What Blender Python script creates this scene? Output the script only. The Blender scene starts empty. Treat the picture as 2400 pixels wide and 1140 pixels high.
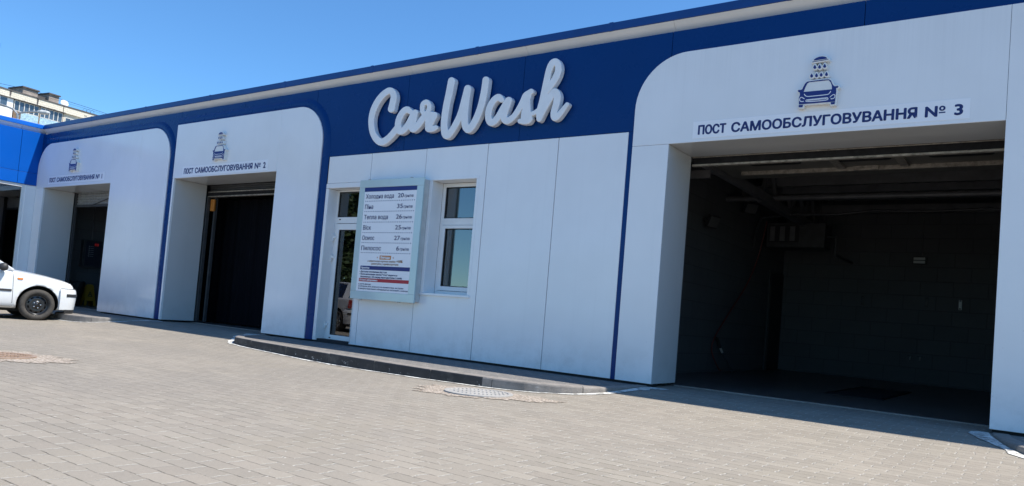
import bpy, bmesh, math, random, json
from mathutils import Vector, Matrix
from mathutils.bvhtree import BVHTree
rnd = random.Random(7)
S = bpy.context.scene
COL = S.collection
# ---------------------------------------------------------------- camera
cd = bpy.data.cameras.new('camera'); cam = bpy.data.objects.new('camera', cd); COL.objects.link(cam)
cam.matrix_world = Matrix(((0.8125554, -0.0421135, 0.5813606, 0), (0.5769706, -0.0835977, -0.8124754, -8.5),
                           (0.0828166, 0.9956093, -0.0436295, 0.7026), (0, 0, 0, 1)))
cd.sensor_width = 36; cd.lens = 26.1735; cd.shift_y = 0.03836; cd.clip_end = 2000; cd.clip_start = .05
S.camera = cam
# ---------------------------------------------------------------- sky and sun
SUN = Vector((0.58, 0.197, 1.0)).normalized()
EL = math.asin(SUN.z); AZ = math.atan2(SUN.x, SUN.y)      # azimuth clockwise from +y
w = bpy.data.worlds.new('World'); S.world = w; w.use_nodes = True
nt = w.node_tree; bg = nt.nodes['Background']
sk = nt.nodes.new('ShaderNodeTexSky'); sk.sky_type = 'NISHITA'; sk.sun_disc = False
sk.sun_elevation = EL; sk.sun_rotation = AZ; sk.air_density = 1.0; sk.dust_density = 0.0; sk.ozone_density = 6.0; sk.altitude = 200
tn = nt.nodes.new('ShaderNodeMix'); tn.data_type = 'RGBA'; tn.blend_type = 'MULTIPLY'; tn.inputs[0].default_value = 1; tn.inputs[7].default_value = (.56, .82, .95, 1)
nt.links.new(sk.outputs[0], tn.inputs[6]); nt.links.new(tn.outputs[2], bg.inputs[0]); bg.inputs[1].default_value = 0.143
sd = bpy.data.lights.new('sun', 'SUN'); sd.energy = 4.6; sd.angle = math.radians(0.5); sd.color = (1, 0.95, 0.87)
so = bpy.data.objects.new('sun', sd); COL.objects.link(so); so.location = (20, 10, 40)
so.rotation_euler = SUN.to_track_quat('Z', 'Y').to_euler()
S.view_settings.view_transform = 'Standard'; S.view_settings.look = 'None'; S.view_settings.exposure = 0.6; S.view_settings.gamma = 1
S.cycles.max_bounces = 6
# ---------------------------------------------------------------- helpers
def mat(name, col, rough=.5, metal=0., spec=.5, var=0., vscale=3., bump=0., bscale=40., coat=0., emit=None, estr=1., streak=None):
    m = bpy.data.materials.new(name); m.use_nodes = True
    n = m.node_tree; p = n.nodes['Principled BSDF']
    p.inputs['Base Color'].default_value = (*col, 1); p.inputs['Roughness'].default_value = rough
    p.inputs['Metallic'].default_value = metal; p.inputs['Specular IOR Level'].default_value = spec
    p.inputs['Coat Weight'].default_value = coat
    tc = n.nodes.new('ShaderNodeTexCoord')
    if var:
        t = n.nodes.new('ShaderNodeTexNoise'); t.inputs['Scale'].default_value = vscale; t.inputs['Detail'].default_value = 8
        t.inputs['Roughness'].default_value = .65
        n.links.new(tc.outputs['Object'], t.inputs['Vector'])
        r = n.nodes.new('ShaderNodeValToRGB')
        r.color_ramp.elements[0].position = .3; r.color_ramp.elements[1].position = .7
        r.color_ramp.elements[0].color = (*[c * (1 - var) for c in col], 1); r.color_ramp.elements[1].color = (*[min(1, c * (1 + var)) for c in col], 1)
        n.links.new(t.outputs[0], r.inputs[0]); n.links.new(r.outputs[0], p.inputs['Base Color'])
    if bump:
        t = n.nodes.new('ShaderNodeTexNoise'); t.inputs['Scale'].default_value = bscale; t.inputs['Detail'].default_value = 4
        n.links.new(tc.outputs['Object'], t.inputs['Vector'])
        b = n.nodes.new('ShaderNodeBump'); b.inputs['Strength'].default_value = 1; b.inputs['Distance'].default_value = bump
        n.links.new(t.outputs[0], b.inputs['Height']); n.links.new(b.outputs[0], p.inputs['Normal'])
    if emit:
        p.inputs['Emission Color'].default_value = (*emit, 1); p.inputs['Emission Strength'].default_value = estr
    return m

class NT:
    """short-hand for building node trees"""
    def __init__(s, m): s.n = m.node_tree; s.p = s.n.nodes['Principled BSDF']
    def new(s, t, **k):
        x = s.n.nodes.new('ShaderNode' + t)
        for a, b in k.items():
            if a.startswith('i_'): x.inputs[a[2:].replace('_', ' ')].default_value = b
            else: setattr(x, a, b)
        return x
    def ln(s, a, b): s.n.links.new(a, b)
    def math(s, op, a, b=None, c=None, clamp=False):
        x = s.new('Math', operation=op, use_clamp=clamp)
        for i, v in enumerate((a, b, c)):
            if v is None: continue
            if isinstance(v, (int, float)): x.inputs[i].default_value = v
            else: s.ln(v, x.inputs[i])
        return x.outputs[0]
    def mix(s, f, a, b):
        x = s.new('Mix', data_type='RGBA')
        for sock, v in ((x.inputs[0], f), (x.inputs[6], a), (x.inputs[7], b)):
            if isinstance(v, (int, float)): sock.default_value = v
            elif isinstance(v, tuple): sock.default_value = (*v, 1)
            else: s.ln(v, sock)
        return x.outputs[2]
    def ramp(s, v, a, b, clamp=True):
        x = s.new('MapRange', clamp=clamp); x.inputs[1].default_value = a; x.inputs[2].default_value = b
        s.ln(v, x.inputs[0]); return x.outputs[0]
    def noise(s, vec, scale, detail=5, rough=.6):
        x = s.new('TexNoise'); x.inputs['Scale'].default_value = scale; x.inputs['Detail'].default_value = detail; x.inputs['Roughness'].default_value = rough
        s.ln(vec, x.inputs['Vector']); return x.outputs[0]
    def mapping(s, vec, scale=(1, 1, 1), rot=(0, 0, 0), loc=(0, 0, 0)):
        x = s.new('Mapping'); x.inputs['Scale'].default_value = scale; x.inputs['Rotation'].default_value = rot; x.inputs['Location'].default_value = loc
        s.ln(vec, x.inputs[0]); return x.outputs[0]

def frame_of(d):
    d = d.normalized(); a = Vector((0, 0, 1)) if abs(d.z) < .9 else Vector((1, 0, 0))
    u = d.cross(a).normalized(); return u, d.cross(u).normalized()

def wm(o):
    return (wm(o.parent) if o.parent else Matrix()) @ o.matrix_basis

class MB:
    def __init__(s): s.v = []; s.f = []; s.m = []
    def add(s, v, f, mi=0):
        o = len(s.v); s.v += [tuple(p) for p in v]; s.f += [tuple(i + o for i in q) for q in f]; s.m += [mi] * len(f); return s
    def box(s, x0, x1, y0, y1, z0, z1, mi=0):
        x0, x1 = sorted((x0, x1)); y0, y1 = sorted((y0, y1)); z0, z1 = sorted((z0, z1))
        v = [(x, y, z) for x in (x0, x1) for y in (y0, y1) for z in (z0, z1)]
        return s.add(v, [(0, 1, 3, 2), (4, 6, 7, 5), (0, 4, 5, 1), (2, 3, 7, 6), (0, 2, 6, 4), (1, 5, 7, 3)], mi)
    def prism(s, poly, a0, a1, axis='y', mi=0):
        n = len(poly)
        def P(p, a): return (p[0], a, p[1]) if axis == 'y' else ((a, p[0], p[1]) if axis == 'x' else (p[0], p[1], a))
        v = [P(p, a0) for p in poly] + [P(p, a1) for p in poly]
        return s.add(v, [tuple(range(n)), tuple(range(2 * n - 1, n - 1, -1))] + [(i, i + n, (i + 1) % n + n, (i + 1) % n) for i in range(n)], mi)
    def quad(s, *p, mi=0): return s.add(p, [(0, 1, 2, 3)], mi)
    def tube(s, pts, r, n=8, mi=0, cap=True):
        P = [Vector(p) for p in pts]; rr = r if isinstance(r, (list, tuple)) else [r] * len(P)
        v = []; u0 = None
        for i, p in enumerate(P):
            d = (P[min(i + 1, len(P) - 1)] - P[max(i - 1, 0)])
            u, w_ = frame_of(d)
            if u0 is not None:
                u = (u0 - d.normalized() * u0.dot(d.normalized())).normalized(); w_ = d.normalized().cross(u)
            u0 = u
            v += [p + (u * math.cos(k * 2 * math.pi / n) + w_ * math.sin(k * 2 * math.pi / n)) * rr[i] for k in range(n)]
        f = [(i * n + k, i * n + (k + 1) % n, (i + 1) * n + (k + 1) % n, (i + 1) * n + k) for i in range(len(P) - 1) for k in range(n)]
        if cap: f += [tuple(range(n)), tuple(range((len(P) - 1) * n, len(P) * n))]
        return s.add(v, f, mi)
    def bar(s, a, b, wd, h=None, mi=0):
        a, b = Vector(a), Vector(b); h = h or wd; d = (b - a).normalized()
        u = d.cross(Vector((0, 0, 1))); u = u.normalized() if u.length > .01 else Vector((1, 0, 0)); t = u.cross(d)
        v = [p + u * (i * wd / 2) + t * (j * h / 2) for p in (a, b) for i, j in ((-1, -1), (1, -1), (1, 1), (-1, 1))]
        return s.add(v, [(0, 1, 2, 3), (4, 7, 6, 5), (0, 4, 5, 1), (1, 5, 6, 2), (2, 6, 7, 3), (3, 7, 4, 0)], mi)
    def lathe(s, prof, o, d, n=32, mi=0, close=False):
        o = Vector(o); d = Vector(d).normalized(); u, w_ = frame_of(d); v = []
        for r, h in prof: v += [o + d * h + (u * math.cos(k * 2 * math.pi / n) + w_ * math.sin(k * 2 * math.pi / n)) * r for k in range(n)]
        m = len(prof); R = range(m if close else m - 1)
        f = [(i * n + k, i * n + (k + 1) % n, ((i + 1) % m) * n + (k + 1) % n, ((i + 1) % m) * n + k) for i in R for k in range(n)]
        return s.add(v, f, mi)
    def build(s, name, mats, parent=None, bevel=0, smooth=False, recalc=True, seg=2):
        me = bpy.data.meshes.new(name); inv = wm(parent).inverted() if parent else Matrix()
        me.from_pydata([inv @ Vector(p) for p in s.v], [], s.f)
        for m_ in (mats if isinstance(mats, (list, tuple)) else [mats]): me.materials.append(m_)
        me.polygons.foreach_set('material_index', s.m)
        if recalc:
            b = bmesh.new(); b.from_mesh(me); bmesh.ops.recalc_face_normals(b, faces=b.faces); b.to_mesh(me); b.free()
        if smooth: me.polygons.foreach_set('use_smooth', [True] * len(me.polygons))
        o = bpy.data.objects.new(name, me); COL.objects.link(o)
        if parent: o.parent = parent
        if bevel:
            bv = o.modifiers.new('edge', 'BEVEL'); bv.width = bevel; bv.segments = seg; bv.limit_method = 'ANGLE'; bv.angle_limit = math.radians(40)
        return o

def thing(name, label, cat, loc=(0, 0, 0), rz=0, group=None):
    o = bpy.data.objects.new(name, None); COL.objects.link(o); o.empty_display_size = .2
    o.matrix_world = Matrix.Translation(loc) @ Matrix.Rotation(rz, 4, 'Z')
    tag(o, label, cat, group); return o
def tag(o, label, cat, group=None):
    o['label'] = label; o['category'] = cat
    if group: o['group'] = group
    return o
def struct(o): o['kind'] = 'structure'; return o
def dup(o, loc, label):
    r = o.copy(); COL.objects.link(r); r.location = loc; r['label'] = label
    for c in list(o.children):
        k = c.copy(); COL.objects.link(k); k.parent = r
        for g in list(c.children):
            h = g.copy(); COL.objects.link(h); h.parent = k
    return r

def curve_mesh(loops, extrude=0., bevel=0., res=2):
    """closed 2-D loops (even-odd filled) -> verts, faces in x, y, z"""
    cu = bpy.data.curves.new('tmp', 'CURVE'); cu.dimensions = '2D'; cu.fill_mode = 'BOTH'; cu.extrude = extrude; cu.bevel_depth = bevel; cu.bevel_resolution = res
    for L in loops:
        sp = cu.splines.new('POLY'); sp.points.add(len(L) - 1); sp.use_cyclic_u = True
        for q, p in zip(sp.points, L): q.co = (p[0], p[1], 0, 1)
    return obj_geo(bpy.data.objects.new('tmp', cu))
def obj_geo(o):
    COL.objects.link(o); dg = bpy.context.evaluated_depsgraph_get(); dg.update()
    me = bpy.data.meshes.new_from_object(o.evaluated_get(dg))
    v = [p.co.copy() for p in me.vertices]; f = [tuple(p.vertices) for p in me.polygons]
    d = o.data; bpy.data.objects.remove(o); bpy.data.meshes.remove(me)
    return v, f
_tx = {}
def text_geo(t, bold=0.):
    k = (t, bold)
    if k not in _tx:
        cu = bpy.data.curves.new('tmp', 'FONT'); cu.body = t; cu.offset = bold; cu.resolution_u = 4
        _tx[k] = obj_geo(bpy.data.objects.new('tmp', cu))
    return _tx[k]
def put_text(mb, t, x0, x1, z, h, y, mi=0, bold=0., align='L'):
    """lettering facing -y; x1 None keeps the natural width; h = capital height; bold = stroke growth as a share of h, made of slightly shifted sheets"""
    v, f = text_geo(t); s = h / .727; k = bold * h; x0 += k; x1 = None if x1 is None else x1 - k
    a = min(p.x for p in v); b = max(p.x for p in v); sx = (x1 - x0) / (b - a) if x1 is not None else s * .95
    sh = [(0, 0)] if not bold else [(0, 0)] + [(k * math.cos(q), k * .8 * math.sin(q)) for q in (0, .8, 1.57, 2.35, 3.14, 3.93, 4.71, 5.5)]
    vs, fs = [], []                     # every face keeps its own corners a hair apart in depth: glyph contours may overlap
    for i, (dx, dz) in enumerate(sh):
        for j, q in enumerate(f):
            o = len(vs); d = y - .00002 * ((j * 7 + i * 3) % 16) - .0001 * i
            vs += [(x0 + (v[k].x - a) * sx + dx, d, z + v[k].y * s + dz) for k in q]; fs.append(tuple(range(o, o + len(q))))
    mb.add(vs, fs, mi)

# ---------------------------------------------------------------- materials
M = {}
def panel_mat(name, col, rough=.3, streaks=False, base_dirt=True):
    m = mat(name, col, rough, spec=.5 if base_dirt else .18); t = NT(m); tc = t.new('TexCoord').outputs['Object']
    sep = t.new('SeparateXYZ'); t.ln(tc, sep.inputs[0]); x, z = sep.outputs[0], sep.outputs[2]
    c = t.mix(t.ramp(t.noise(tc, .9, 3), .35, .75), tuple(col), tuple(k * .93 for k in col))
    st = t.noise(t.mapping(tc, (9, 9, .22)), 1.0, 6, .7)
    c = t.mix(t.math('MULTIPLY', t.ramp(st, .55, .8), .09), c, tuple(k * f for k, f in zip(col, (.55, .55, .55))))
    if base_dirt:
        g = t.math('MULTIPLY', t.ramp(z, .55, 0.0), t.ramp(t.noise(tc, 3.5, 8, .75), .45, .75))
        c = t.mix(t.math('MULTIPLY', g, .34), c, (.30, .28, .25))
        sp = t.math('MULTIPLY', t.ramp(t.noise(tc, 38, 3, .6), .70, .76), t.ramp(z, 1.6, 0.2))
        c = t.mix(t.math('MULTIPLY', sp, .45), c, (.22, .2, .18))
    if streaks:
        s2 = t.ramp(t.noise(t.mapping(tc, (26, 26, .16), loc=(3, 0, 1)), 1.0, 5, .7), .40, .6)
        mx = t.math('MULTIPLY', t.ramp(x, -2.6, -1.35), t.ramp(x, -.1, -.75))
        mx2 = t.math('MAXIMUM', mx, .05)
        mz = t.ramp(t.math('ADD', z, t.math('MULTIPLY', t.noise(t.mapping(tc, (7, 7, .1)), 1.0, 4), -.9)), 2.93, 3.75)
        up = t.ramp(z, 3.2, 3.3)
        c = t.mix(t.math('MULTIPLY', t.math('MULTIPLY', t.math('MULTIPLY', s2, mx2), mz), t.math('MULTIPLY', up, 1.0)), c, (.13, .135, .145))
    t.ln(c, t.p.inputs['Base Color'])
    b = t.new('Bump'); b.inputs['Strength'].default_value = 1; b.inputs['Distance'].default_value = .012
    t.ln(t.noise(tc, .75, 1), b.inputs['Height']); t.ln(b.outputs[0], t.p.inputs['Normal'])
    rr = t.math('ADD', t.math('MULTIPLY', t.noise(tc, 2.2, 6), .16), rough - .08); t.ln(rr, t.p.inputs['Roughness'])
    return m
M['white'] = panel_mat('white_composite_panel', (.82, .825, .83), .17)
M['white3'] = panel_mat('white_composite_panel_streaked', (.80, .805, .81), .22, True)
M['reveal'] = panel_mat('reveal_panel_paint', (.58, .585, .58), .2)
M['blue'] = panel_mat('blue_composite_panel', (.0, .034, .158), .28, base_dirt=False)  # darker copy of the wing's blue, shade put into the colour
M['wingblue'] = panel_mat('sunlit_blue_panel', (.0, .088, .42), .4, base_dirt=False)  # lighter copy of the same blue, sunlight put into the colour
M['cap'] = mat('blue_cap_flashing', (.0, .040, .19), .35, var=.12, vscale=2)  # cap blue with the shade of the main front in its colour
M['wcap'] = mat('sunlit_blue_flashing', (.0, .11, .50), .35, var=.1, vscale=2)  # same cap blue lightened, sunlight put into the colour
M['strip'] = mat('white_eave_coving', (.70, .69, .67), .4, var=.06, vscale=1.5)
M['core'] = mat('dark_wall_core', (.02, .02, .022), .9)
M['pvc'] = mat('white_pvc', (.78, .78, .77), .35, var=.03, vscale=4)
M['gasket'] = mat('black_rubber_gasket', (.012, .012, .013), .6)
M['metal'] = mat('galvanised_steel', (.42, .42, .41), .45, metal=.6, var=.25, vscale=9)
M['dirtymetal'] = mat('dirty_aluminium_profile', (.30, .27, .23), .5, metal=.3, var=.55, vscale=14)
M['matblack'] = mat('dull_black_profile', (.02, .02, .022), .9, spec=.1, var=.4, vscale=8)
M['dark'] = mat('black_plastic', (.018, .018, .02), .45, var=.3, vscale=10)
M['darkmetal'] = mat('dark_painted_steel', (.05, .052, .055), .5, var=.3, vscale=6)
M['floodlens'] = mat('dark_flood_lens', (.10, .10, .10), .6)  # darker diffuser than the other lamps
M['lamp'] = mat('lamp_diffuser', (.5, .5, .48), .3)
M['signwhite'] = mat('white_vinyl', (.83, .83, .85), .3, var=.02, vscale=3)
M['letter'] = mat('white_acrylic_letter', (.80, .80, .80), .3, var=.05, vscale=6)
M['navy'] = mat('navy_print', (.006, .018, .16), .35)
M['navy2'] = mat('dark_navy_lettering', (.006, .017, .125), .4)
M['iconwhite'] = mat('white_acrylic_backing', (.76, .75, .72), .35, var=.06, vscale=8)
M['orange'] = mat('orange_print', (.55, .20, .03), .5); M['red'] = mat('red_print', (.42, .015, .03), .4); M['printwhite'] = mat('white_print', (.8, .8, .82), .4)
M['frameglass'] = mat('pale_green_glass_border', (.50, .62, .62), .12, var=.05, vscale=2, coat=.4)
M['boxgrey'] = mat('grey_white_box_metal', (.55, .56, .54), .4, var=.12, vscale=6)
M['blind'] = mat('pale_roller_blind', (.74, .82, .85), .8, var=.12, vscale=2)
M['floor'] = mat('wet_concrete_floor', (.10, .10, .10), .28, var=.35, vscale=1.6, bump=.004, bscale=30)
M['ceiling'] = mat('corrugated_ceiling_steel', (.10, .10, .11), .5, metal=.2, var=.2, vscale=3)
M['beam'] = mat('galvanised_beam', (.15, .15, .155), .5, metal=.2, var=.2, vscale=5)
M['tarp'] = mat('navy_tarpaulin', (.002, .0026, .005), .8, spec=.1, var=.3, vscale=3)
M['yellow'] = mat('yellow_plastic', (.32, .18, .012), .5, var=.15, vscale=6)
M['hose'] = mat('red_hose_rubber', (.16, .02, .015), .5); M['cable'] = mat('black_cable', (.012, .012, .012), .6)
M['led'] = mat('red_led_digits', (.3, .0, .0), .5, emit=(1, .04, .03), estr=.12)
M['switch'] = mat('pale_button', (.5, .52, .55), .4)

def glass_mat(name, tint, refl=.5, rough=.0):
    m = bpy.data.materials.new(name); m.use_nodes = True; n = m.node_tree; n.nodes.remove(n.nodes['Principled BSDF'])
    o = n.nodes['Material Output']; g = n.nodes.new('ShaderNodeBsdfGlossy'); g.inputs['Roughness'].default_value = rough
    t = n.nodes.new('ShaderNodeBsdfTransparent'); t.inputs[0].default_value = (*tint, 1)
    f = n.nodes.new('ShaderNodeFresnel'); f.inputs[0].default_value = 1.52 + refl
    x = n.nodes.new('ShaderNodeMixShader'); n.links.new(f.outputs[0], x.inputs[0]); n.links.new(t.outputs[0], x.inputs[1]); n.links.new(g.outputs[0], x.inputs[2])
    n.links.new(x.outputs[0], o.inputs[0]); return m
M['glass'] = glass_mat('window_glass', (.82, .90, .92), 1.5)
M['darkglass'] = glass_mat('tinted_door_glass', (.35, .38, .38), .75)

def block_wall(name, col, bw, bh, mortar, depth=.004, axis='xz'):
    m = mat(name, col, .8); t = NT(m); tc = t.new('TexCoord').outputs['Object']
    sep = t.new('SeparateXYZ'); t.ln(tc, sep.inputs[0]); cb = t.new('CombineXYZ')
    t.ln(t.math('ADD', sep.outputs[0], sep.outputs[1]), cb.inputs[0]); t.ln(sep.outputs[2], cb.inputs[1])
    b = t.new('TexBrick'); t.ln(cb.outputs[0], b.inputs['Vector'])
    b.inputs['Scale'].default_value = 1; b.inputs['Brick Width'].default_value = bw; b.inputs['Row Height'].default_value = bh
    b.inputs['Mortar Size'].default_value = mortar; b.inputs['Mortar Smooth'].default_value = .3; b.inputs['Bias'].default_value = 0
    b.inputs['Color1'].default_value = (*[c * .95 for c in col], 1); b.inputs['Color2'].default_value = (*[c * 1.04 for c in col], 1)
    b.inputs['Mortar'].default_value = (*[c * .72 for c in col], 1)
    c = t.mix(t.math('MULTIPLY', t.ramp(t.noise(tc, 1.2, 8, .7), .35, .75), .35), b.outputs[0], tuple(k * .5 for k in col))
    t.ln(c, t.p.inputs['Base Color'])
    bp = t.new('Bump'); bp.inputs['Distance'].default_value = depth; bp.invert = True
    t.ln(b.outputs['Fac'], bp.inputs['Height']); t.ln(bp.outputs[0], t.p.inputs['Normal'])
    return m
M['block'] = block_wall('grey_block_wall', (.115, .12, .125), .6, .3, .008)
M['cream'] = block_wall('cream_tile_cladding', (.72, .66, .53), .55, .26, .02, .01)

def paver_mat(name, base=(.318, .280, .228), dark=1.0):
    """interlocking blocks 20 x 11 cm in rows: thin soil-dark row joints, pale sanded zigzag end joints"""
    m = mat(name, base, .9, spec=.15); t = NT(m); tc = t.new('TexCoord').outputs['Object']
    D = lambda c: tuple(k * dark for k in c)
    sep = t.new('SeparateXYZ'); t.ln(tc, sep.inputs[0])
    w1 = t.math('MULTIPLY', t.math('SUBTRACT', t.noise(tc, 24, 4), .5), .045); w2 = t.math('MULTIPLY', t.math('SUBTRACT', t.noise(t.mapping(tc, loc=(5, 9, 0)), 11, 3), .5), .026)
    v = t.math('DIVIDE', t.math('ADD', sep.outputs[1], w2), .112); row = t.math('FLOOR', v); fy = t.math('FRACT', v)
    zig = t.math('MULTIPLY', t.math('SINE', t.math('MULTIPLY', fy, 2 * math.pi)), t.math('MULTIPLY', t.math('SUBTRACT', t.noise(tc, 3.1, 2), .42), .22))
    rr = t.new('TexWhiteNoise', noise_dimensions='1D'); t.ln(row, rr.inputs['W'])
    u = t.math('ADD', t.math('DIVIDE', t.math('ADD', sep.outputs[0], w1), .2), t.math('ADD', t.math('MULTIPLY', t.math('MODULO', row, 2), .5), t.math('ADD', zig, t.math('MULTIPLY', rr.outputs['Value'], .16))))
    colu = t.math('FLOOR', u); fx = t.math('FRACT', u)
    ex = t.math('MULTIPLY', t.math('SUBTRACT', .5, t.math('ABSOLUTE', t.math('SUBTRACT', fx, .5))), .2)      # metres to the nearest end joint
    ey = t.math('MULTIPLY', t.math('SUBTRACT', .5, t.math('ABSOLUTE', t.math('SUBTRACT', fy, .5))), .112)
    jn = t.noise(tc, 7, 4, .7)
    me_ = t.ramp(ex, .008, .003); mr = t.math('MULTIPLY', t.ramp(ey, .0044, .0012), t.ramp(jn, .36, .60))
    cb = t.new('CombineXYZ'); t.ln(row, cb.inputs[0]); t.ln(colu, cb.inputs[1]); wn = t.new('TexWhiteNoise', noise_dimensions='2D'); t.ln(cb.outputs[0], wn.inputs['Vector'])
    c = t.mix(wn.outputs['Value'], D(tuple(k * .76 for k in base)), D(tuple(k * 1.19 for k in base)))
    sc = t.new('SeparateColor'); t.ln(wn.outputs['Color'], sc.inputs[0])
    c = t.mix(t.math('MULTIPLY', t.ramp(sc.outputs[1], .7, 1), .35), c, D((.29, .235, .19)))
    big = t.ramp(t.noise(tc, .33, 4, .6), .35, .7); red = t.ramp(t.noise(t.mapping(tc, loc=(17, 3, 0)), .5, 3, .5), .45, .68)
    c = t.mix(t.math('MULTIPLY', big, .45), c, D((.222, .212, .198)))
    c = t.mix(t.math('MULTIPLY', red, .25), c, D((.30, .255, .212)))
    grime = t.math('MULTIPLY', t.math('MULTIPLY', t.ramp(sep.outputs[0], -1.5, -7), t.ramp(sep.outputs[1], -10, -5.5)), t.ramp(t.noise(t.mapping(tc, (.5, 1.2, 0)), .8, 5, .65), .30, .55))
    c = t.mix(t.math('MULTIPLY', grime, .62), c, D((.135, .13, .125)))
    scf = t.math('MULTIPLY', t.ramp(t.noise(t.mapping(tc, (.9, 3.2, 0), loc=(11, 7, 0)), 1.1, 7, .75), .66, .74), .5)
    c = t.mix(scf, c, D((.50, .48, .44)))
    yel = t.ramp(t.noise(t.mapping(tc, loc=(-7, 13, 0)), .8, 3, .5), .60, .74)
    c = t.mix(t.math('MULTIPLY', yel, .25), c, D((.30, .255, .17)))
    oil = t.ramp(t.noise(t.mapping(tc, (.55, 1.6, 0), loc=(3, 31, 0)), .9, 6, .7), .58, .76)
    c = t.mix(t.math('MULTIPLY', oil, .48), c, D((.14, .137, .13)))
    gr = t.noise(tc, 85, 5, .8)
    c = t.mix(.5, c, t.mix(gr, D(tuple(k * .6 for k in base)), D(tuple(k * 1.35 for k in base))))
    c = t.mix(t.math('MULTIPLY', me_, t.ramp(t.noise(tc, 6, 4), .30, .52)), c, t.mix(t.noise(tc, 60, 3), D((.33, .30, .255)), D((.50, .465, .40))))
    c = t.mix(t.math('MULTIPLY', mr, .62), c, t.mix(t.ramp(jn, .62, .7), D((.085, .076, .062)), D((.36, .33, .28))))
    peb = t.math('MULTIPLY', t.ramp(t.noise(t.mapping(tc, loc=(2, 2, 0)), 34, 2, .5), .725, .75), t.ramp(t.noise(tc, 2.1, 3), .42, .6))
    c = t.mix(t.math('MULTIPLY', peb, .85), c, D((.62, .59, .52)))
    moss = t.math('MULTIPLY', t.math('MULTIPLY', mr, t.ramp(t.noise(t.mapping(tc, loc=(31, 4, 0)), .7, 3), .56, .68)), .7)
    c = t.mix(moss, c, D((.09, .11, .03)))
    t.ln(c, t.p.inputs['Base Color'])
    j = t.math('MAXIMUM', t.math('MULTIPLY', me_, .7), mr)
    h = t.math('ADD', t.math('ADD', t.math('MULTIPLY', j, -.8), t.math('MULTIPLY', gr, .35)), t.math('MULTIPLY', t.noise(tc, 6.5, 3), .9))
    h = t.math('ADD', h, t.math('MULTIPLY', sc.outputs[0], .25))
    bp = t.new('Bump'); bp.inputs['Distance'].default_value = .006; t.ln(h, bp.inputs['Height']); t.ln(bp.outputs[0], t.p.inputs['Normal'])
    return m
M['paver'] = paver_mat('concrete_block_paving'); M['walk'] = paver_mat('sidewalk_paving', (.19, .18, .17))
M['kerb'] = mat('concrete_kerb', (.24, .215, .19), .85, var=.25, vscale=7, bump=.004, bscale=60)
M['kerbblack'] = mat('black_kerb_face', (.022, .022, .023), .6, var=.35, vscale=6, bump=.003, bscale=50)  # near-black outer face, used on part of each kerb run
def flecks(m):
    t = NT(m); tc = t.new('TexCoord').outputs['Object']; src = t.p.inputs['Base Color'].links[0].from_socket
    sep = t.new('SeparateXYZ'); t.ln(tc, sep.inputs[0])
    f = t.math('MULTIPLY', t.ramp(t.noise(t.mapping(tc, (1, 1, 1.6)), 7, 7, .75), .60, .66), t.ramp(sep.outputs[2], -.05, -.13))
    d = t.math('MULTIPLY', t.ramp(t.noise(t.mapping(tc, loc=(4, 4, 4)), 3.5, 6, .7), .52, .7), .5)
    t.ln(t.mix(f, t.mix(d, src, (.13, .12, .105)), (.60, .59, .55)), t.p.inputs['Base Color'])
flecks(M['kerb']); flecks(M['kerbblack'])
def paint_mat():
    m = mat('worn_white_road_paint', (.78, .77, .72), .7); t = NT(m); tc = t.new('TexCoord').outputs['Object']
    n1 = t.ramp(t.noise(tc, 13, 7, .8), .45, .58)
    c = t.mix(n1, t.mix(t.noise(tc, 4), (.70, .69, .63), (.85, .84, .79)), (.26, .24, .21)); t.ln(c, t.p.inputs['Base Color'])
    bp = t.new('Bump'); bp.inputs['Distance'].default_value = .006; t.ln(t.noise(tc, 30, 4), bp.inputs['Height']); t.ln(bp.outputs[0], t.p.inputs['Normal'])
    return m
M['paint'] = paint_mat()
def gravel_mat():
    m = mat('pink_gravel_concrete', (.56, .49, .42), .9); t = NT(m); tc = t.new('TexCoord').outputs['Object']
    v = t.new('TexVoronoi'); v.inputs['Scale'].default_value = 38; t.ln(tc, v.inputs['Vector'])
    c = t.mix(t.ramp(v.outputs['Distance'], .15, .6), t.mix(t.noise(tc, 25), (.66, .57, .48), (.46, .39, .32)), (.28, .23, .18)); t.ln(c, t.p.inputs['Base Color'])
    bp = t.new('Bump'); bp.inputs['Distance'].default_value = .012; bp.invert = True; t.ln(v.outputs['Distance'], bp.inputs['Height']); t.ln(bp.outputs[0], t.p.inputs['Normal'])
    return m
M['gravel'] = gravel_mat()
M['iron'] = mat('worn_cast_iron', (.36, .345, .32), .7, var=.2, vscale=12)
M['ironrust'] = mat('rusty_cast_iron', (.36, .26, .19), .6, metal=.3, var=.25, vscale=10)

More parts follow.
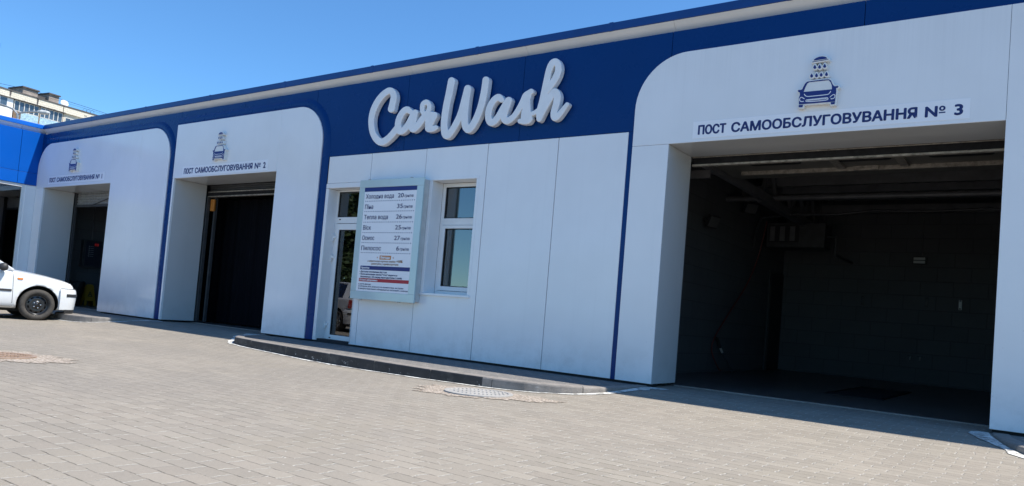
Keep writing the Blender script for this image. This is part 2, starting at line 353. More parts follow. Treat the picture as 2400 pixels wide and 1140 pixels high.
DATA = json.loads('''{"car":[[[-8775,4202],[-8753,4200],[-8719,4192],[-8693,4182],[-8666,4165],[-8630,4131],[-8602,4080],[-8592,4042],[-8591,4006],[-8621,3828],[-8627,3817],[-8638,3807],[-8654,3801],[-8687,3801],[-8704,3806],[-8722,3815],[-8736,3827],[-8745,3840],[-8748,3864],[-8726,3947],[-8710,4043],[-8714,4067],[-8726,4093],[-8735,4106],[-8742,4111],[-8751,4113],[-8799,4099],[-8848,4075],[-8893,4043],[-8944,3993],[-8985,3942],[-9020,3884],[-9046,3825],[-9062,3765],[-9066,3722],[-9062,3660],[-9050,3604],[-9029,3547],[-9003,3497],[-8972,3457],[-8933,3420],[-8895,3393],[-8850,3370],[-8833,3369],[-8808,3374],[-8768,3389],[-8721,3413],[-8660,3458],[-8556,3558],[-8559,3606],[-8553,3659],[-8533,3712],[-8505,3757],[-8479,3788],[-8443,3819],[-8408,3838],[-8373,3848],[-8350,3851],[-8325,3848],[-8292,3837],[-8272,3825],[-8220,3785],[-8203,3764],[-8174,3779],[-8158,3782],[-8134,3778],[-8108,3762],[-8100,3750],[-8097,3738],[-8116,3616],[-8131,3553],[-8130,3549],[-8123,3551],[-8095,3573],[-8029,3650],[-7987,3687],[-8017,3725],[-8034,3755],[-8044,3803],[-8043,3850],[-8033,3878],[-8015,3897],[-7986,3912],[-7948,3919],[-7917,3915],[-7882,3898],[-7852,3872],[-7834,3847],[-7823,3823],[-7819,3793],[-7824,3753],[-7833,3719],[-7793,3710],[-7730,3704],[-7708,3695],[-7689,3677],[-7683,3659],[-7686,3637],[-7774,3489],[-7767,3485],[-7752,3485],[-7692,3491],[-7677,3489],[-7661,3481],[-7650,3467],[-7648,3455],[-7655,3445],[-7706,3419],[-7743,3412],[-7789,3410],[-7819,3412],[-7843,3417],[-7867,3428],[-7887,3445],[-7898,3470],[-7897,3504],[-7902,3522],[-7908,3610],[-7913,3619],[-7958,3562],[-8008,3507],[-8067,3459],[-8109,3438],[-8148,3433],[-8172,3436],[-8197,3446],[-8224,3466],[-8243,3497],[-8251,3502],[-8284,3470],[-8312,3449],[-8342,3433],[-8378,3421],[-8409,3417],[-8442,3419],[-8476,3429],[-8502,3445],[-8510,3443],[-8577,3385],[-8627,3347],[-8696,3303],[-8754,3277],[-8803,3268],[-8854,3271],[-8898,3282],[-8953,3309],[-9010,3351],[-9060,3402],[-9103,3460],[-9134,3518],[-9159,3588],[-9177,3670],[-9182,3744],[-9175,3812],[-9156,3884],[-9127,3950],[-9087,4014],[-9032,4076],[-8964,4133],[-8901,4169],[-8836,4193],[-8804,4200]],[[-7932,3852],[-7951,3847],[-7962,3838],[-7970,3796],[-7968,3773],[-7961,3754],[-7933,3725],[-7919,3734],[-7908,3749],[-7897,3778],[-7891,3806],[-7892,3818],[-7899,3832],[-7916,3846]],[[-8331,3760],[-8361,3744],[-8390,3717],[-8413,3683],[-8432,3643],[-8441,3614],[-8446,3573],[-8435,3560],[-8429,3547],[-8429,3529],[-8436,3518],[-8435,3512],[-8429,3509],[-8405,3515],[-8386,3526],[-8341,3570],[-8302,3620],[-8241,3727],[-8280,3742],[-8315,3760],[-8323,3763]]],"wash":[[[-5622,4254],[-5594,4253],[-5569,4246],[-5543,4230],[-5524,4209],[-5504,4176],[-5494,4149],[-5488,4112],[-5488,4071],[-5501,4016],[-5517,3977],[-5536,3944],[-5566,3901],[-5618,3840],[-5664,3791],[-5676,3784],[-5682,3743],[-5677,3738],[-5639,3785],[-5612,3812],[-5595,3824],[-5577,3830],[-5553,3830],[-5529,3822],[-5507,3807],[-5487,3784],[-5476,3763],[-5469,3741],[-5464,3715],[-5464,3690],[-5480,3594],[-5502,3510],[-5504,3489],[-5502,3476],[-5463,3507],[-5413,3562],[-5359,3613],[-5350,3616],[-5338,3614],[-5331,3610],[-5324,3599],[-5323,3589],[-5326,3584],[-5403,3475],[-5435,3437],[-5459,3414],[-5471,3405],[-5494,3395],[-5512,3392],[-5530,3394],[-5547,3401],[-5561,3411],[-5572,3424],[-5582,3445],[-5590,3482],[-5590,3518],[-5585,3548],[-5566,3613],[-5559,3658],[-5555,3715],[-5558,3730],[-5562,3734],[-5617,3654],[-5662,3581],[-5702,3512],[-5750,3417],[-5757,3409],[-5767,3404],[-5779,3403],[-5792,3406],[-5805,3414],[-5813,3424],[-5817,3435],[-5827,3508],[-5829,3514],[-5833,3515],[-5922,3491],[-5906,3448],[-5906,3437],[-5930,3403],[-5951,3390],[-5988,3384],[-6039,3388],[-6111,3406],[-6124,3413],[-6131,3420],[-6137,3431],[-6138,3441],[-6134,3449],[-6122,3458],[-6090,3458],[-6087,3463],[-6082,3568],[-6070,3588],[-6072,3626],[-6076,3632],[-6131,3550],[-6177,3494],[-6236,3445],[-6267,3427],[-6292,3417],[-6317,3412],[-6344,3413],[-6364,3419],[-6384,3429],[-6406,3444],[-6421,3460],[-6435,3483],[-6446,3512],[-6507,3446],[-6530,3428],[-6555,3416],[-6588,3408],[-6622,3412],[-6650,3422],[-6674,3438],[-6691,3456],[-6709,3485],[-6721,3513],[-6728,3541],[-6733,3607],[-6730,3640],[-6723,3677],[-6697,3740],[-6677,3771],[-6656,3797],[-6631,3819],[-6606,3836],[-6581,3848],[-6555,3856],[-6535,3857],[-6515,3855],[-6501,3851],[-6480,3839],[-6465,3827],[-6432,3790],[-6425,3778],[-6424,3767],[-6427,3757],[-6436,3747],[-6450,3742],[-6463,3742],[-6484,3749],[-6520,3776],[-6545,3764],[-6564,3751],[-6592,3719],[-6611,3687],[-6624,3657],[-6631,3630],[-6635,3593],[-6635,3560],[-6629,3532],[-6619,3512],[-6604,3495],[-6597,3494],[-6574,3511],[-6525,3568],[-6442,3699],[-6381,3780],[-6369,3789],[-6343,3794],[-6324,3791],[-6303,3781],[-6289,3764],[-6284,3748],[-6315,3644],[-6345,3561],[-6349,3540],[-6348,3523],[-6340,3506],[-6332,3496],[-6326,3492],[-6282,3512],[-6258,3528],[-6233,3550],[-6184,3615],[-6145,3682],[-6113,3746],[-6098,3787],[-6082,3812],[-6064,3829],[-6046,3839],[-5967,3870],[-5948,3868],[-5935,3861],[-5923,3847],[-5920,3836],[-5925,3819],[-5954,3798],[-5968,3731],[-5963,3668],[-5941,3545],[-5935,3538],[-5886,3548],[-5862,3558],[-5821,3583],[-5795,3698],[-5733,4086],[-5723,4132],[-5703,4187],[-5683,4220],[-5670,4233],[-5653,4245]],[[-5598,4175],[-5609,4167],[-5624,4145],[-5648,4086],[-5656,4046],[-5664,3979],[-5667,3923],[-5664,3918],[-5612,3994],[-5590,4038],[-5578,4072],[-5573,4108],[-5575,4139],[-5584,4161],[-5592,4172]],[[-6809,4143],[-6781,4142],[-6760,4134],[-6741,4118],[-6732,4100],[-6737,3969],[-6750,3855],[-6773,3731],[-6810,3608],[-6834,3550],[-6863,3492],[-6917,3408],[-6960,3364],[-6993,3344],[-7013,3339],[-7041,3339],[-7063,3345],[-7085,3355],[-7116,3381],[-7134,3403],[-7148,3427],[-7165,3473],[-7180,3547],[-7185,3553],[-7233,3473],[-7280,3404],[-7317,3356],[-7360,3309],[-7387,3289],[-7422,3277],[-7459,3279],[-7490,3290],[-7509,3302],[-7527,3321],[-7543,3344],[-7558,3380],[-7574,3461],[-7581,3564],[-7578,3667],[-7562,3820],[-7528,4028],[-7508,4181],[-7501,4197],[-7488,4207],[-7470,4212],[-7447,4211],[-7432,4207],[-7416,4198],[-7400,4185],[-7392,4173],[-7387,4155],[-7407,3998],[-7446,3814],[-7463,3645],[-7467,3549],[-7465,3498],[-7453,3440],[-7435,3390],[-7404,3413],[-7362,3467],[-7309,3553],[-7276,3617],[-7245,3704],[-7172,4029],[-7161,4046],[-7141,4055],[-7113,4055],[-7091,4047],[-7068,4028],[-7058,4010],[-7056,3999],[-7070,3855],[-7076,3733],[-7077,3633],[-7072,3560],[-7059,3486],[-7038,3441],[-7030,3445],[-7005,3471],[-6974,3518],[-6943,3576],[-6914,3646],[-6894,3705],[-6872,3791],[-6853,3905],[-6843,3992],[-6836,4118],[-6826,4134]]],"icon":{"dome":[[-54,252],[-50,264],[-30,278],[2,288],[36,288],[66,279],[80,268],[84,256]],"bar":[[-67,236],[-67,242],[97,250],[100,244]],"body":[[-203,-70],[-195,-62],[-168,-64],[-155,-57],[-143,-26],[-128,4],[-110,20],[-95,22],[-28,24],[52,26],[121,21],[140,7],[161,-39],[177,-61],[195,-65],[210,-59],[222,-70],[216,-81],[199,-87],[203,-121],[199,-177],[197,-233],[14,-231],[-181,-228],[-186,-151],[-177,-123],[-179,-94],[-197,-84]],"shield":[[-139,-91],[-125,-43],[-104,2],[-84,13],[118,12],[140,-16],[154,-53],[157,-94]],"wl":[[-182,-235],[-136,-236],[-141,-263],[-181,-260]],"wr":[[152,-237],[197,-237],[194,-261],[158,-261]],"drop0":[[-38,204],[-24,178],[-22,172],[-23,167],[-25,162],[-29,159],[-34,157],[-39,158],[-44,161],[-48,165],[-51,170],[-52,176],[-52,181]],"drop1":[[12,200],[26,174],[28,168],[27,162],[25,158],[21,154],[17,153],[11,154],[7,156],[2,160],[-1,166],[-2,172],[-1,177]],"drop2":[[65,202],[79,176],[80,170],[80,165],[78,160],[74,157],[69,156],[64,156],[59,159],[55,163],[52,168],[51,174],[52,180]],"drop3":[[-66,110],[-51,83],[-50,78],[-51,72],[-53,67],[-57,64],[-61,63],[-67,63],[-72,66],[-76,70],[-79,75],[-80,81],[-79,87]],"drop4":[[-14,107],[0,81],[1,76],[1,70],[-1,65],[-5,62],[-10,61],[-15,61],[-20,64],[-24,68],[-27,73],[-28,79],[-28,85]],"drop5":[[35,108],[49,82],[50,76],[49,71],[47,66],[43,63],[39,61],[34,62],[29,65],[25,69],[22,74],[21,80],[21,85]],"drop6":[[90,107],[104,82],[105,76],[105,70],[103,66],[99,62],[94,61],[89,62],[84,64],[80,68],[77,74],[76,79],[77,85]]},"iconl":{"hood":[[-130,-115],[-128,-120],[-126,-124],[-123,-129],[-119,-133],[-115,-137],[-111,-141],[-104,-145],[-91,-148],[-71,-149],[-46,-149],[-18,-149],[9,-149],[37,-149],[67,-149],[94,-148],[115,-147],[126,-144],[132,-140],[134,-136],[137,-132],[140,-127],[143,-122],[145,-117],[147,-112]],"hl1":[[-124,-172],[-131,-166],[-138,-161],[-145,-156],[-152,-152],[-158,-151],[-163,-152],[-167,-154],[-171,-156],[-173,-160],[-175,-164],[-176,-169],[-176,-174],[-176,-178],[-174,-184],[-172,-188],[-168,-192],[-164,-195],[-159,-197],[-154,-198],[-149,-199],[-144,-200],[-139,-199],[-135,-199],[-130,-198]],"hl2":[[142,-181],[147,-176],[152,-171],[157,-166],[162,-162],[167,-159],[172,-156],[176,-155],[181,-154],[184,-154],[187,-156],[190,-159],[192,-162],[193,-167],[194,-172],[193,-178],[192,-183],[190,-187],[188,-191],[184,-195],[180,-197],[174,-199],[166,-199],[158,-199],[151,-199]],"gr1":[[-104,-185],[-105,-190],[-109,-196],[-107,-201],[-91,-205],[-50,-208],[8,-209],[65,-210],[105,-208],[122,-204],[124,-197],[121,-190],[120,-183]],"gr2":[[-104,-185],[-47,-184],[9,-184],[65,-183],[120,-183]],"gr3":[[-95,-193],[-42,-193],[10,-193],[63,-193],[114,-193]]},"back":[[[18,297],[35,297],[67,287],[70,286],[85,274],[87,271],[90,262],[93,259],[98,259],[104,254],[109,245],[108,240],[107,237],[102,235],[-65,227],[-70,229],[-74,232],[-75,235],[-76,244],[-74,249],[-72,251],[-64,252],[-57,270],[-36,286],[-1,297]],[[59,209],[64,211],[67,211],[71,208],[86,180],[89,171],[88,161],[86,155],[79,148],[71,146],[63,147],[54,153],[49,158],[45,166],[43,174],[44,186]],[[7,208],[11,209],[14,208],[20,204],[35,175],[36,170],[36,158],[31,150],[26,146],[18,144],[10,145],[2,150],[-5,158],[-9,164],[-10,170],[-10,181]],[[-45,211],[-40,214],[-34,212],[-32,210],[-17,182],[-14,173],[-15,162],[-17,156],[-25,150],[-33,148],[-41,149],[-47,152],[-52,157],[-59,167],[-61,176],[-59,188]],[[84,115],[88,117],[91,116],[97,112],[112,83],[114,75],[113,66],[109,58],[103,53],[95,52],[87,53],[82,56],[76,61],[69,72],[67,80],[69,90]],[[30,116],[35,117],[39,115],[42,112],[56,85],[59,76],[58,67],[54,59],[47,54],[39,52],[31,54],[23,59],[16,67],[13,73],[12,79],[13,90],[27,114]],[[-18,117],[-12,116],[-7,112],[9,82],[10,79],[10,68],[6,59],[0,53],[-8,51],[-16,53],[-25,57],[-30,63],[-33,67],[-35,73],[-37,79],[-36,90],[-21,114]],[[-72,117],[-66,119],[-60,116],[-45,88],[-42,79],[-42,68],[-46,60],[-51,56],[-59,53],[-67,54],[-76,59],[-84,67],[-87,73],[-88,79],[-88,91]],[[93,32],[120,30],[125,28],[146,12],[168,-36],[180,-51],[182,-53],[193,-55],[205,-51],[211,-50],[216,-53],[227,-64],[230,-68],[230,-74],[223,-87],[221,-89],[209,-94],[212,-125],[207,-181],[206,-239],[202,-264],[200,-268],[195,-270],[156,-270],[151,-265],[144,-242],[-125,-238],[-127,-240],[-133,-268],[-136,-272],[-142,-273],[-180,-270],[-187,-266],[-189,-260],[-191,-234],[-190,-228],[-195,-150],[-186,-119],[-187,-102],[-188,-99],[-202,-90],[-205,-86],[-212,-70],[-211,-65],[-209,-62],[-199,-53],[-172,-55],[-162,-50],[-150,-20],[-136,10],[-115,29],[-96,32],[48,35]]]}''')
# ---------------------------------------------------------------- ground
def ss(a, b, x):
    t = max(0, min(1, (x - a) / (b - a))); return t * t * (3 - 2 * t)
def G(x, y):
    g = -.19 + .055 * ss(-9, -4, x); return g + (-.04 - g) * ss(-1.9, -.2, y)
def lin(a, b, n): return [a + (b - a) * i / n for i in range(n + 1)]
xs = [-400, -150, -60, -30] + lin(-22, -9.5, 10) + lin(-9, -4, 20) + [-3, -2, -1, 0, 2, 5, 9, 20, 60, 300]
ys = [-400, -120, -40, -20, -12, -8, -6, -4.5, -3.2, -2.4] + lin(-1.9, -.2, 24) + [.2, .7, 3, 9, 20, 60, 200, 500]
mb = MB(); nx = len(xs)
mb.add([(x, y, G(x, y)) for y in ys for x in xs], [(j * nx + i, j * nx + i + 1, (j + 1) * nx + i + 1, (j + 1) * nx + i) for j in range(len(ys) - 1) for i in range(nx - 1)])
struct(mb.build('ground', M['paver'], smooth=True))

def smooth_path(P, step=.12):
    out = []; P = [Vector(p) for p in P]; Q = [2 * P[0] - P[1]] + P + [2 * P[-1] - P[-2]]
    for i in range(1, len(Q) - 2):
        a, b, c, d = Q[i - 1:i + 3]; n = max(2, int((c - b).length / step))
        for k in range(n):
            t = k / n; out.append(.5 * (2 * b + (c - a) * t + (2 * a - 5 * b + 4 * c - d) * t * t + (3 * b - a - 3 * c + d) * t ** 3))
    out.append(P[-1]); return out
def normals(P):
    N = []
    for i in range(len(P)):
        d = (P[min(i + 1, len(P) - 1)] - P[max(i - 1, 0)]).normalized(); N.append(Vector((d.y, -d.x)))   # outward when running left to right in front of the wall
    return N
ISL = [([(-17.62, -.02), (-17.45, -.6), (-17.05, -1.18), (-16.5, -1.38), (-15.9, -1.40), (-15.4, -1.22), (-15.12, -.75), (-15.02, -.02)], lambda x: x < -17.2),
       ([(-11.52, -.02), (-11.2, -.6), (-10.82, -1.08), (-10.35, -1.27), (-8.8, -1.47), (-7.7, -1.6), (-6.7, -1.68), (-5.6, -1.72), (-4.8, -1.66), (-4.28, -1.42), (-3.99, -1.02), (-3.9, -.55), (-3.89, -.02)], lambda x: x < -5.25),
       ([(-.36, -.02), (-.30, -.45), (-.08, -1.05), (.35, -1.45), (1.3, -1.62), (4, -1.66), (9, -1.66)], lambda x: x > .6)]
ZT = -.024
for pts, black in ISL:
    P = smooth_path(pts); N = normals(P); kb = MB()
    L = [0]
    for a, b in zip(P[:-1], P[1:]): L.append(L[-1] + (b - a).length)
    i = 0
    while i < len(P) - 1:
        ln = rnd.uniform(.9, 1.02); j = i + 1
        while j < len(P) - 1 and L[j] - L[i] < ln: j += 1
        if len(P) - 1 - j < 3: j = len(P) - 1
        dz = rnd.uniform(-.004, .004); v = []; seg = range(i, j + 1)
        for k in seg:
            p = P[k].copy(); d = (P[min(k + 1, len(P) - 1)] - P[max(k - 1, 0)]).normalized()
            if k == i: p += d * .004
            if k == j: p -= d * .004
            n = N[k]; zb = G(p.x, p.y) - .06
            for o, z in ((0, zb), (-.006, ZT + dz - .022), (-.012, ZT + dz - .008), (-.028, ZT + dz), (-.15, ZT + dz), (-.15, zb)):
                q = p + n * o; v.append((q.x, q.y, z))
        o0 = len(kb.v); m = 6; fs = []; mi = []
        for k in range(j - i):
            for a in range(m):
                fs.append((k * m + a, k * m + (a + 1) % m, (k + 1) * m + (a + 1) % m, (k + 1) * m + a)); mi.append(1 if a in (0, 1) and black(P[i + k].x) else 0)
        fs += [tuple(range(m)), tuple(range((j - i) * m, (j - i + 1) * m))]; mi += [0, 0]
        kb.add(v, fs); kb.m[-len(fs):] = mi
        i = j
    struct(kb.build('kerb', [M['kerb'], M['kerbblack']]))
    inner = [P[k] - N[k] * .153 for k in range(0, len(P), 3)]
    inner = [(p.x, min(p.y, -.0)) for p in inner if p.y < .0]
    poly = [(inner[0][0], .049)] + inner + [(inner[-1][0], .049)]
    sm = MB(); sm.prism(poly, -.12, -.033, 'z'); struct(sm.build('sidewalk', M['walk']))
    # worn white line painted along the kerb foot
    pm = MB(); rows = []
    for k in range(len(P)):
        e = min(k, len(P) - 1 - k) / 12; wd = .05 + (.19 if pts[0][0] < -1 else .10) * max(0, 1 - e); wd *= 1 + .12 * math.sin(k * 1.7) + rnd.uniform(-.38, .38)
        rows.append([(lambda q: (q.x, q.y, G(q.x, q.y) + .006))(P[k] + N[k] * (.012 + wd * f)) for f in (0, .33, .66, 1)])
    rows = [r for r in rows if all(p[1] < .0 for p in r)]
    pm.add([p for r in rows for p in r], [(k * 4 + a, k * 4 + a + 1, k * 4 + 5 + a, k * 4 + 4 + a) for k in range(len(rows) - 1) for a in range(3)])
    struct(pm.build('painted_line', M['paint']))

# manholes with the gravel patches around them
def manhole(cx, cy, r, label, m, wob, ax, ay, rot):
    g = G(cx, cy); gb_ = MB(); n = 150
    ring = []
    for k in range(n):
        a = 2 * math.pi * k / n; f = 1 + wob * math.sin(3 * a + 1) + .06 * math.sin(11 * a) + .05 * math.sin(23 * a + 2) + rnd.uniform(-.12, .05)
        x, y = ax * f * math.cos(a), ay * f * math.sin(a)
        ring.append((cx + x * math.cos(rot) - y * math.sin(rot), cy + x * math.sin(rot) + y * math.cos(rot)))
    gb_.add([(x, y, G(x, y) + .005) for x, y in ring] + [(cx, cy, g + .007)], [(k, (k + 1) % n, n) for k in range(n)])
    o = gb_.build('gravel_patch', M['gravel']); o['kind'] = 'structure'
    t = thing('manhole_cover', label, 'manhole cover', (cx, cy, g))
    f = MB(); f.lathe([(r, 0), (r, .014), (r - .02, .016), (r - .05, .016), (r - .055, .008), (r - .055, 0)], (cx, cy, g + .004), (0, 0, 1), 48); f.build('rim', m, t)
    d = MB(); d.lathe([(0, .012), (r - .06, .012), (r - .06, 0)], (cx, cy, g + .004), (0, 0, 1), 48)
    for k in range(-7, 8):
        h = math.sqrt(max(0, (r - .08) ** 2 - (k * r / 8.5) ** 2)); s = k * r / 8.5
        for q in (-1, 0, 1):
            if h > .07: d.bar((cx + s * .8 - h * .6 * q * .8, cy + s * .6 + h * .6 * q, g + .018), (cx + s * .8 - h * .6 * q * .8 - .05, cy + s * .6 + h * .6 * q + .07, g + .018), .012, .012)
    d.build('lid', m, t)
manhole(-4.72, -2.33, .36, 'pale round manhole cover in gravel before the black kerb', M['iron'], .12, .78, .46, .25)
manhole(-9.0, -5.15, .34, 'rusty round manhole cover in pink gravel, left edge of the photo', M['ironrust'], .12, .75, .62, .4)
g2 = MB(); pts = [(-11.3 + .62 * math.cos(a) * (1 + .2 * math.sin(2 * a)), -5.0 + .55 * math.sin(a) * (1 + rnd.uniform(-.1, .1))) for a in lin(0, 2 * math.pi, 26)[:-1]]
g2.add([(x, y, G(x, y) + .006) for x, y in pts], [tuple(range(len(pts)))]); struct(g2.build('gravel_patch', M['gravel']))

# ---------------------------------------------------------------- car wash building
B = thing('car_wash_building', 'long low white and blue panelled car wash with three open bays', 'building', (-6, 0, 0))
def part(mb, name, m, bevel=0, parent=None, **k): return mb.build(name, m, parent or B, bevel, **k)
O1, O2, O3 = (-21.15, -17.68), (-14.99, -11.56), (-3.86, -.37); HZ = 2.975
# structure behind the cladding
c = MB()
for x0, x1 in ((-21.9, -21.17), (-17.66, -15.01), (-11.54, -10.14), (-9.27, -7.75), (-6.86, -3.88), (-.35, 9)): c.box(x0, x1, .118, .70, .03, 4.27)
for x0, x1, z in ((-21.17, -17.66, 2.995), (-15.01, -11.54, 2.995), (-3.88, -.35, 2.995), (-10.14, -9.27, 2.63), (-7.75, -6.86, 2.68)): c.box(x0, x1, .118, .70, z, 4.27)
c.box(-7.75, -6.86, .118, .70, .03, .92)
part(c, 'wall', M['core'])
for x0, x1 in ((-21.7, -21.17), (-17.66, -15.01), (-11.54, -3.88), (-.35, 9)): m = MB(); m.box(x0, x1, .03, .2, -.06, .028); part(m, 'plinth', M['core'])
r = MB(); r.box(-21.9, 9, .21, 9.3, 4.271, 4.54); part(r, 'roof', M['darkmetal'])
r = MB(); r.box(-21.57, 9, -.03, .4, 4.546, 4.66); o = part(r, 'roof_edge', M['cap'], .008)
for x in (-19, -16.5, -14, -11.6, -9.3, -7.06, -4.8, -2.5, .2, 3): jm = MB(); jm.box(x - .03, x + .03, -.033, .39, 4.543, 4.664); part(jm, 'joint_cover', M['cap'], .002, parent=o)
seams = [-21.6, -19.4, -17.1, -15.0, -12.8, -10.65, -8.427, -6.17, -3.919, -1.7, .6, 2.8, 5, 9]
for a, b in zip(seams[:-1], seams[1:]):
    s = MB(); s.prism([(-.02, 4.545), (.112, 4.41), (.2, 4.41), (.2, 4.545)], a + .002, b - .002, 'x'); part(s, 'eave_strip', M['strip'])
    f = MB(); f.box(a + .003, b - .003, .0, .115, 3.178, 4.408); part(f, 'fascia_panel', M['blue'], .002)

def arc(cx, cz, r, a0, a1, n=14): return [(cx + r * math.cos(math.radians(a0 + (a1 - a0) * i / n)), cz + r * math.sin(math.radians(a0 + (a1 - a0) * i / n))) for i in range(n + 1)]
def portal(xl, xr, ox0, ox1, yf, yb, ra, m, left_round, right_round, zt=4.12, split=None):
    """white surround of one bay: left jamb, header and right panel, with a narrow gap between the sheets"""
    g = .003
    jl = MB(); jl.prism([(xl, .0), (ox0, .0), (ox0, HZ - g), (xl, HZ - g)], yf, yb) if ox0 - xl > .02 else None
    if ox0 - xl > .02: part(jl, 'wall_panel', m, .003)
    hd = [(ox1 - g, HZ), (ox1 - g, zt)]
    hd += arc(xl + ra, zt - ra, ra, 90, 180) if left_round else [(xl, zt)]
    hd += [(xl, HZ)]
    h = MB(); h.prism(hd, yf, yb); part(h, 'wall_panel', m, .003)
    xm = split or ox1
    if split:
        q = MB(); q.prism([(ox1, 0), (split - g, 0), (split - g, zt), (ox1, zt)], yf, yb); part(q, 'wall_panel', m, .003)
    rp = [(xm, 0), (xr, 0)] + (arc(xr - ra, zt - ra, ra, 0, 90) if right_round else [(xr, zt)]) + [(xm, zt)]
    q = MB(); q.prism(rp, yf, yb); part(q, 'wall_panel', m, .003)
    # lining of the opening
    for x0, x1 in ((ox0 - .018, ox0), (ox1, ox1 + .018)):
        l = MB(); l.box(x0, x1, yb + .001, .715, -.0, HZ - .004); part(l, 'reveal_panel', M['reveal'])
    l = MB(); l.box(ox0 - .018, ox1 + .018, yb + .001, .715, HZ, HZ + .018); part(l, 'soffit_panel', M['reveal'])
portal(-21.594, -15.262, *O1, -.05, -.004, .68, M['white'], True, True, split=-16.46)
portal(-15.045, -10.362, *O2, -.05, -.004, .68, M['white'], False, True)
portal(-4.358, 4.0, *O3, -.022, -.004, .67, M['white3'], True, False)
# raised blue trim round bays 1 and 2, flush strip at bay 3
def trim(xr, xl, zt=4.12, ra=.68, wd=.165):
    path = [((xr, 0.0), (1, 0))] + [((xr - ra + ra * math.cos(t), zt - ra + ra * math.sin(t)), (math.cos(t), math.sin(t))) for t in [math.radians(a) for a in range(0, 91, 6)]] + [((xl, zt), (0, 1))]
    prof = [(.002, .0), (.002, -.028), (.012, -.034), (wd * .55, -.034), (wd * .75, -.024), (wd, -.002), (wd, .0)]
    m = MB(); n = len(prof)
    m.add([(p[0] + d[0] * o, y, p[1] + d[1] * o) for p, d in path for o, y in prof], [(i * n + k, i * n + k + 1, (i + 1) * n + k + 1, (i + 1) * n + k) for i in range(len(path) - 1) for k in range(n - 1)])
    o = part(m, 'trim', M['blue'])
    for q in o.data.polygons: q.use_smooth = True
    es = o.modifiers.new('es', 'EDGE_SPLIT'); es.split_angle = math.radians(35)
trim(-15.262, -21.3); trim(-10.362, -15.08)
t = MB(); t.box(-4.430, -4.361, -.004, .05, 0, 3.175); part(t, 'trim', M['blue'], .002)
# middle panels
g = .005
def wp(x0, x1, z0, z1): m = MB(); m.box(x0 + g, x1 - g, 0, .045, z0, z1); part(m, 'wall_panel', M['white'], .003)
s1, s2, s3, s4, tl = -9.128, -7.915, -6.707, -5.492, -4.43
wp(-10.185, s1, 2.705, 3.172); wp(-9.265, s1, .0, 2.70)
for x0, x1 in ((s3, s4), (s4, tl)): wp(x0, x1, 0, 3.172)
wp(s1, s2, 0, 3.172)
m = MB(); X0, X1, W0, W1, Z0, Z1 = s2 + g, s3 - g, -7.735, -6.875, .93, 2.665
m.prism([(X0, 0), (X1, 0), (X1, 3.172), (X0, 3.172), (X0, Z0), (W0, Z0), (W0, Z1), (W1, Z1), (W1, Z0), (X0, Z0 - .0005)], 0, .045); part(m, 'wall_panel', M['white'])
# door: trim, reveal, frame, leaf
d = MB(); d.box(-10.19, -10.118, -.006, .2, -.0, 2.615); d.box(-10.19, -9.19, -.006, .004, 2.62, 2.70); d.box(-10.118, -9.27, .004, .2, 2.617, 2.64); d.box(-9.276, -9.268, -.004, .2, 0, 2.615); part(d, 'door_surround', M['white'], .002)
dr = MB(); X = (-10.135, -9.285)
dr.box(X[0], X[0] + .055, .2, .27, 0.0, 2.615); dr.box(X[1] - .055, X[1], .2, .27, 0.0, 2.615); dr.box(X[0] + .056, X[1] - .056, .2, .27, 2.59, 2.615); dr.box(X[0] + .056, X[1] - .056, .2, .27, 2.04, 2.145)
door = part(dr, 'door', M['pvc'], .003)
lf = MB(); lf.box(-10.075, -9.99, .185, .25, .012, 2.03); lf.box(-9.43, -9.345, .185, .25, .012, 2.03); lf.box(-9.988, -9.432, .185, .25, .012, .105); lf.box(-9.988, -9.432, .185, .25, 1.925, 2.03)
lf.build('door_leaf', M['pvc'], door, .004)
gl = MB(); gl.box(-9.99, -9.43, .214, .220, .105, 1.925); gl.box(-10.08, -9.34, .228, .234, 2.145, 2.59); gl.build('pane', M['darkglass'], door)
gk = MB()
for x0, x1, z0, z1, y in ((-9.99, -9.43, .105, 1.925, .2), (-10.08, -9.34, 2.145, 2.59, .215)):
    gk.box(x0, x0 + .012, y, y + .012, z0, z1); gk.box(x1 - .012, x1, y, y + .012, z0, z1); gk.box(x0 + .012, x1 - .012, y, y + .012, z0, z0 + .012); gk.box(x0 + .012, x1 - .012, y, y + .012, z1 - .012, z1)
for x, z, y in ((-9.97, .055, .184), (-9.45, .055, .184), (-10.0, 2.105, .199)): gk.box(x - .022, x + .022, y, y + .01, z - .009, z + .009)
gk.build('gasket', M['gasket'], door)
for z in (1.78, 1.43, .265):
    h = MB(); h.tube([(-10.105, .168, z - .06), (-10.105, .168, z + .06)], .014, 10); h.box(-10.10, -10.04, .165, .184, z - .01, z + .04); h.box(-10.128, -10.09, .172, .2, z - .045, z + .0); h.build('hinge', M['pvc'], door, .002)
hd = MB(); hd.box(-9.405, -9.37, .172, .184, .95, 1.17); hd.tube([(-9.388, .184, 1.1), (-9.388, .135, 1.1), (-9.5, .135, 1.1)], .009, 8); hd.build('handle', M['pvc'], door)
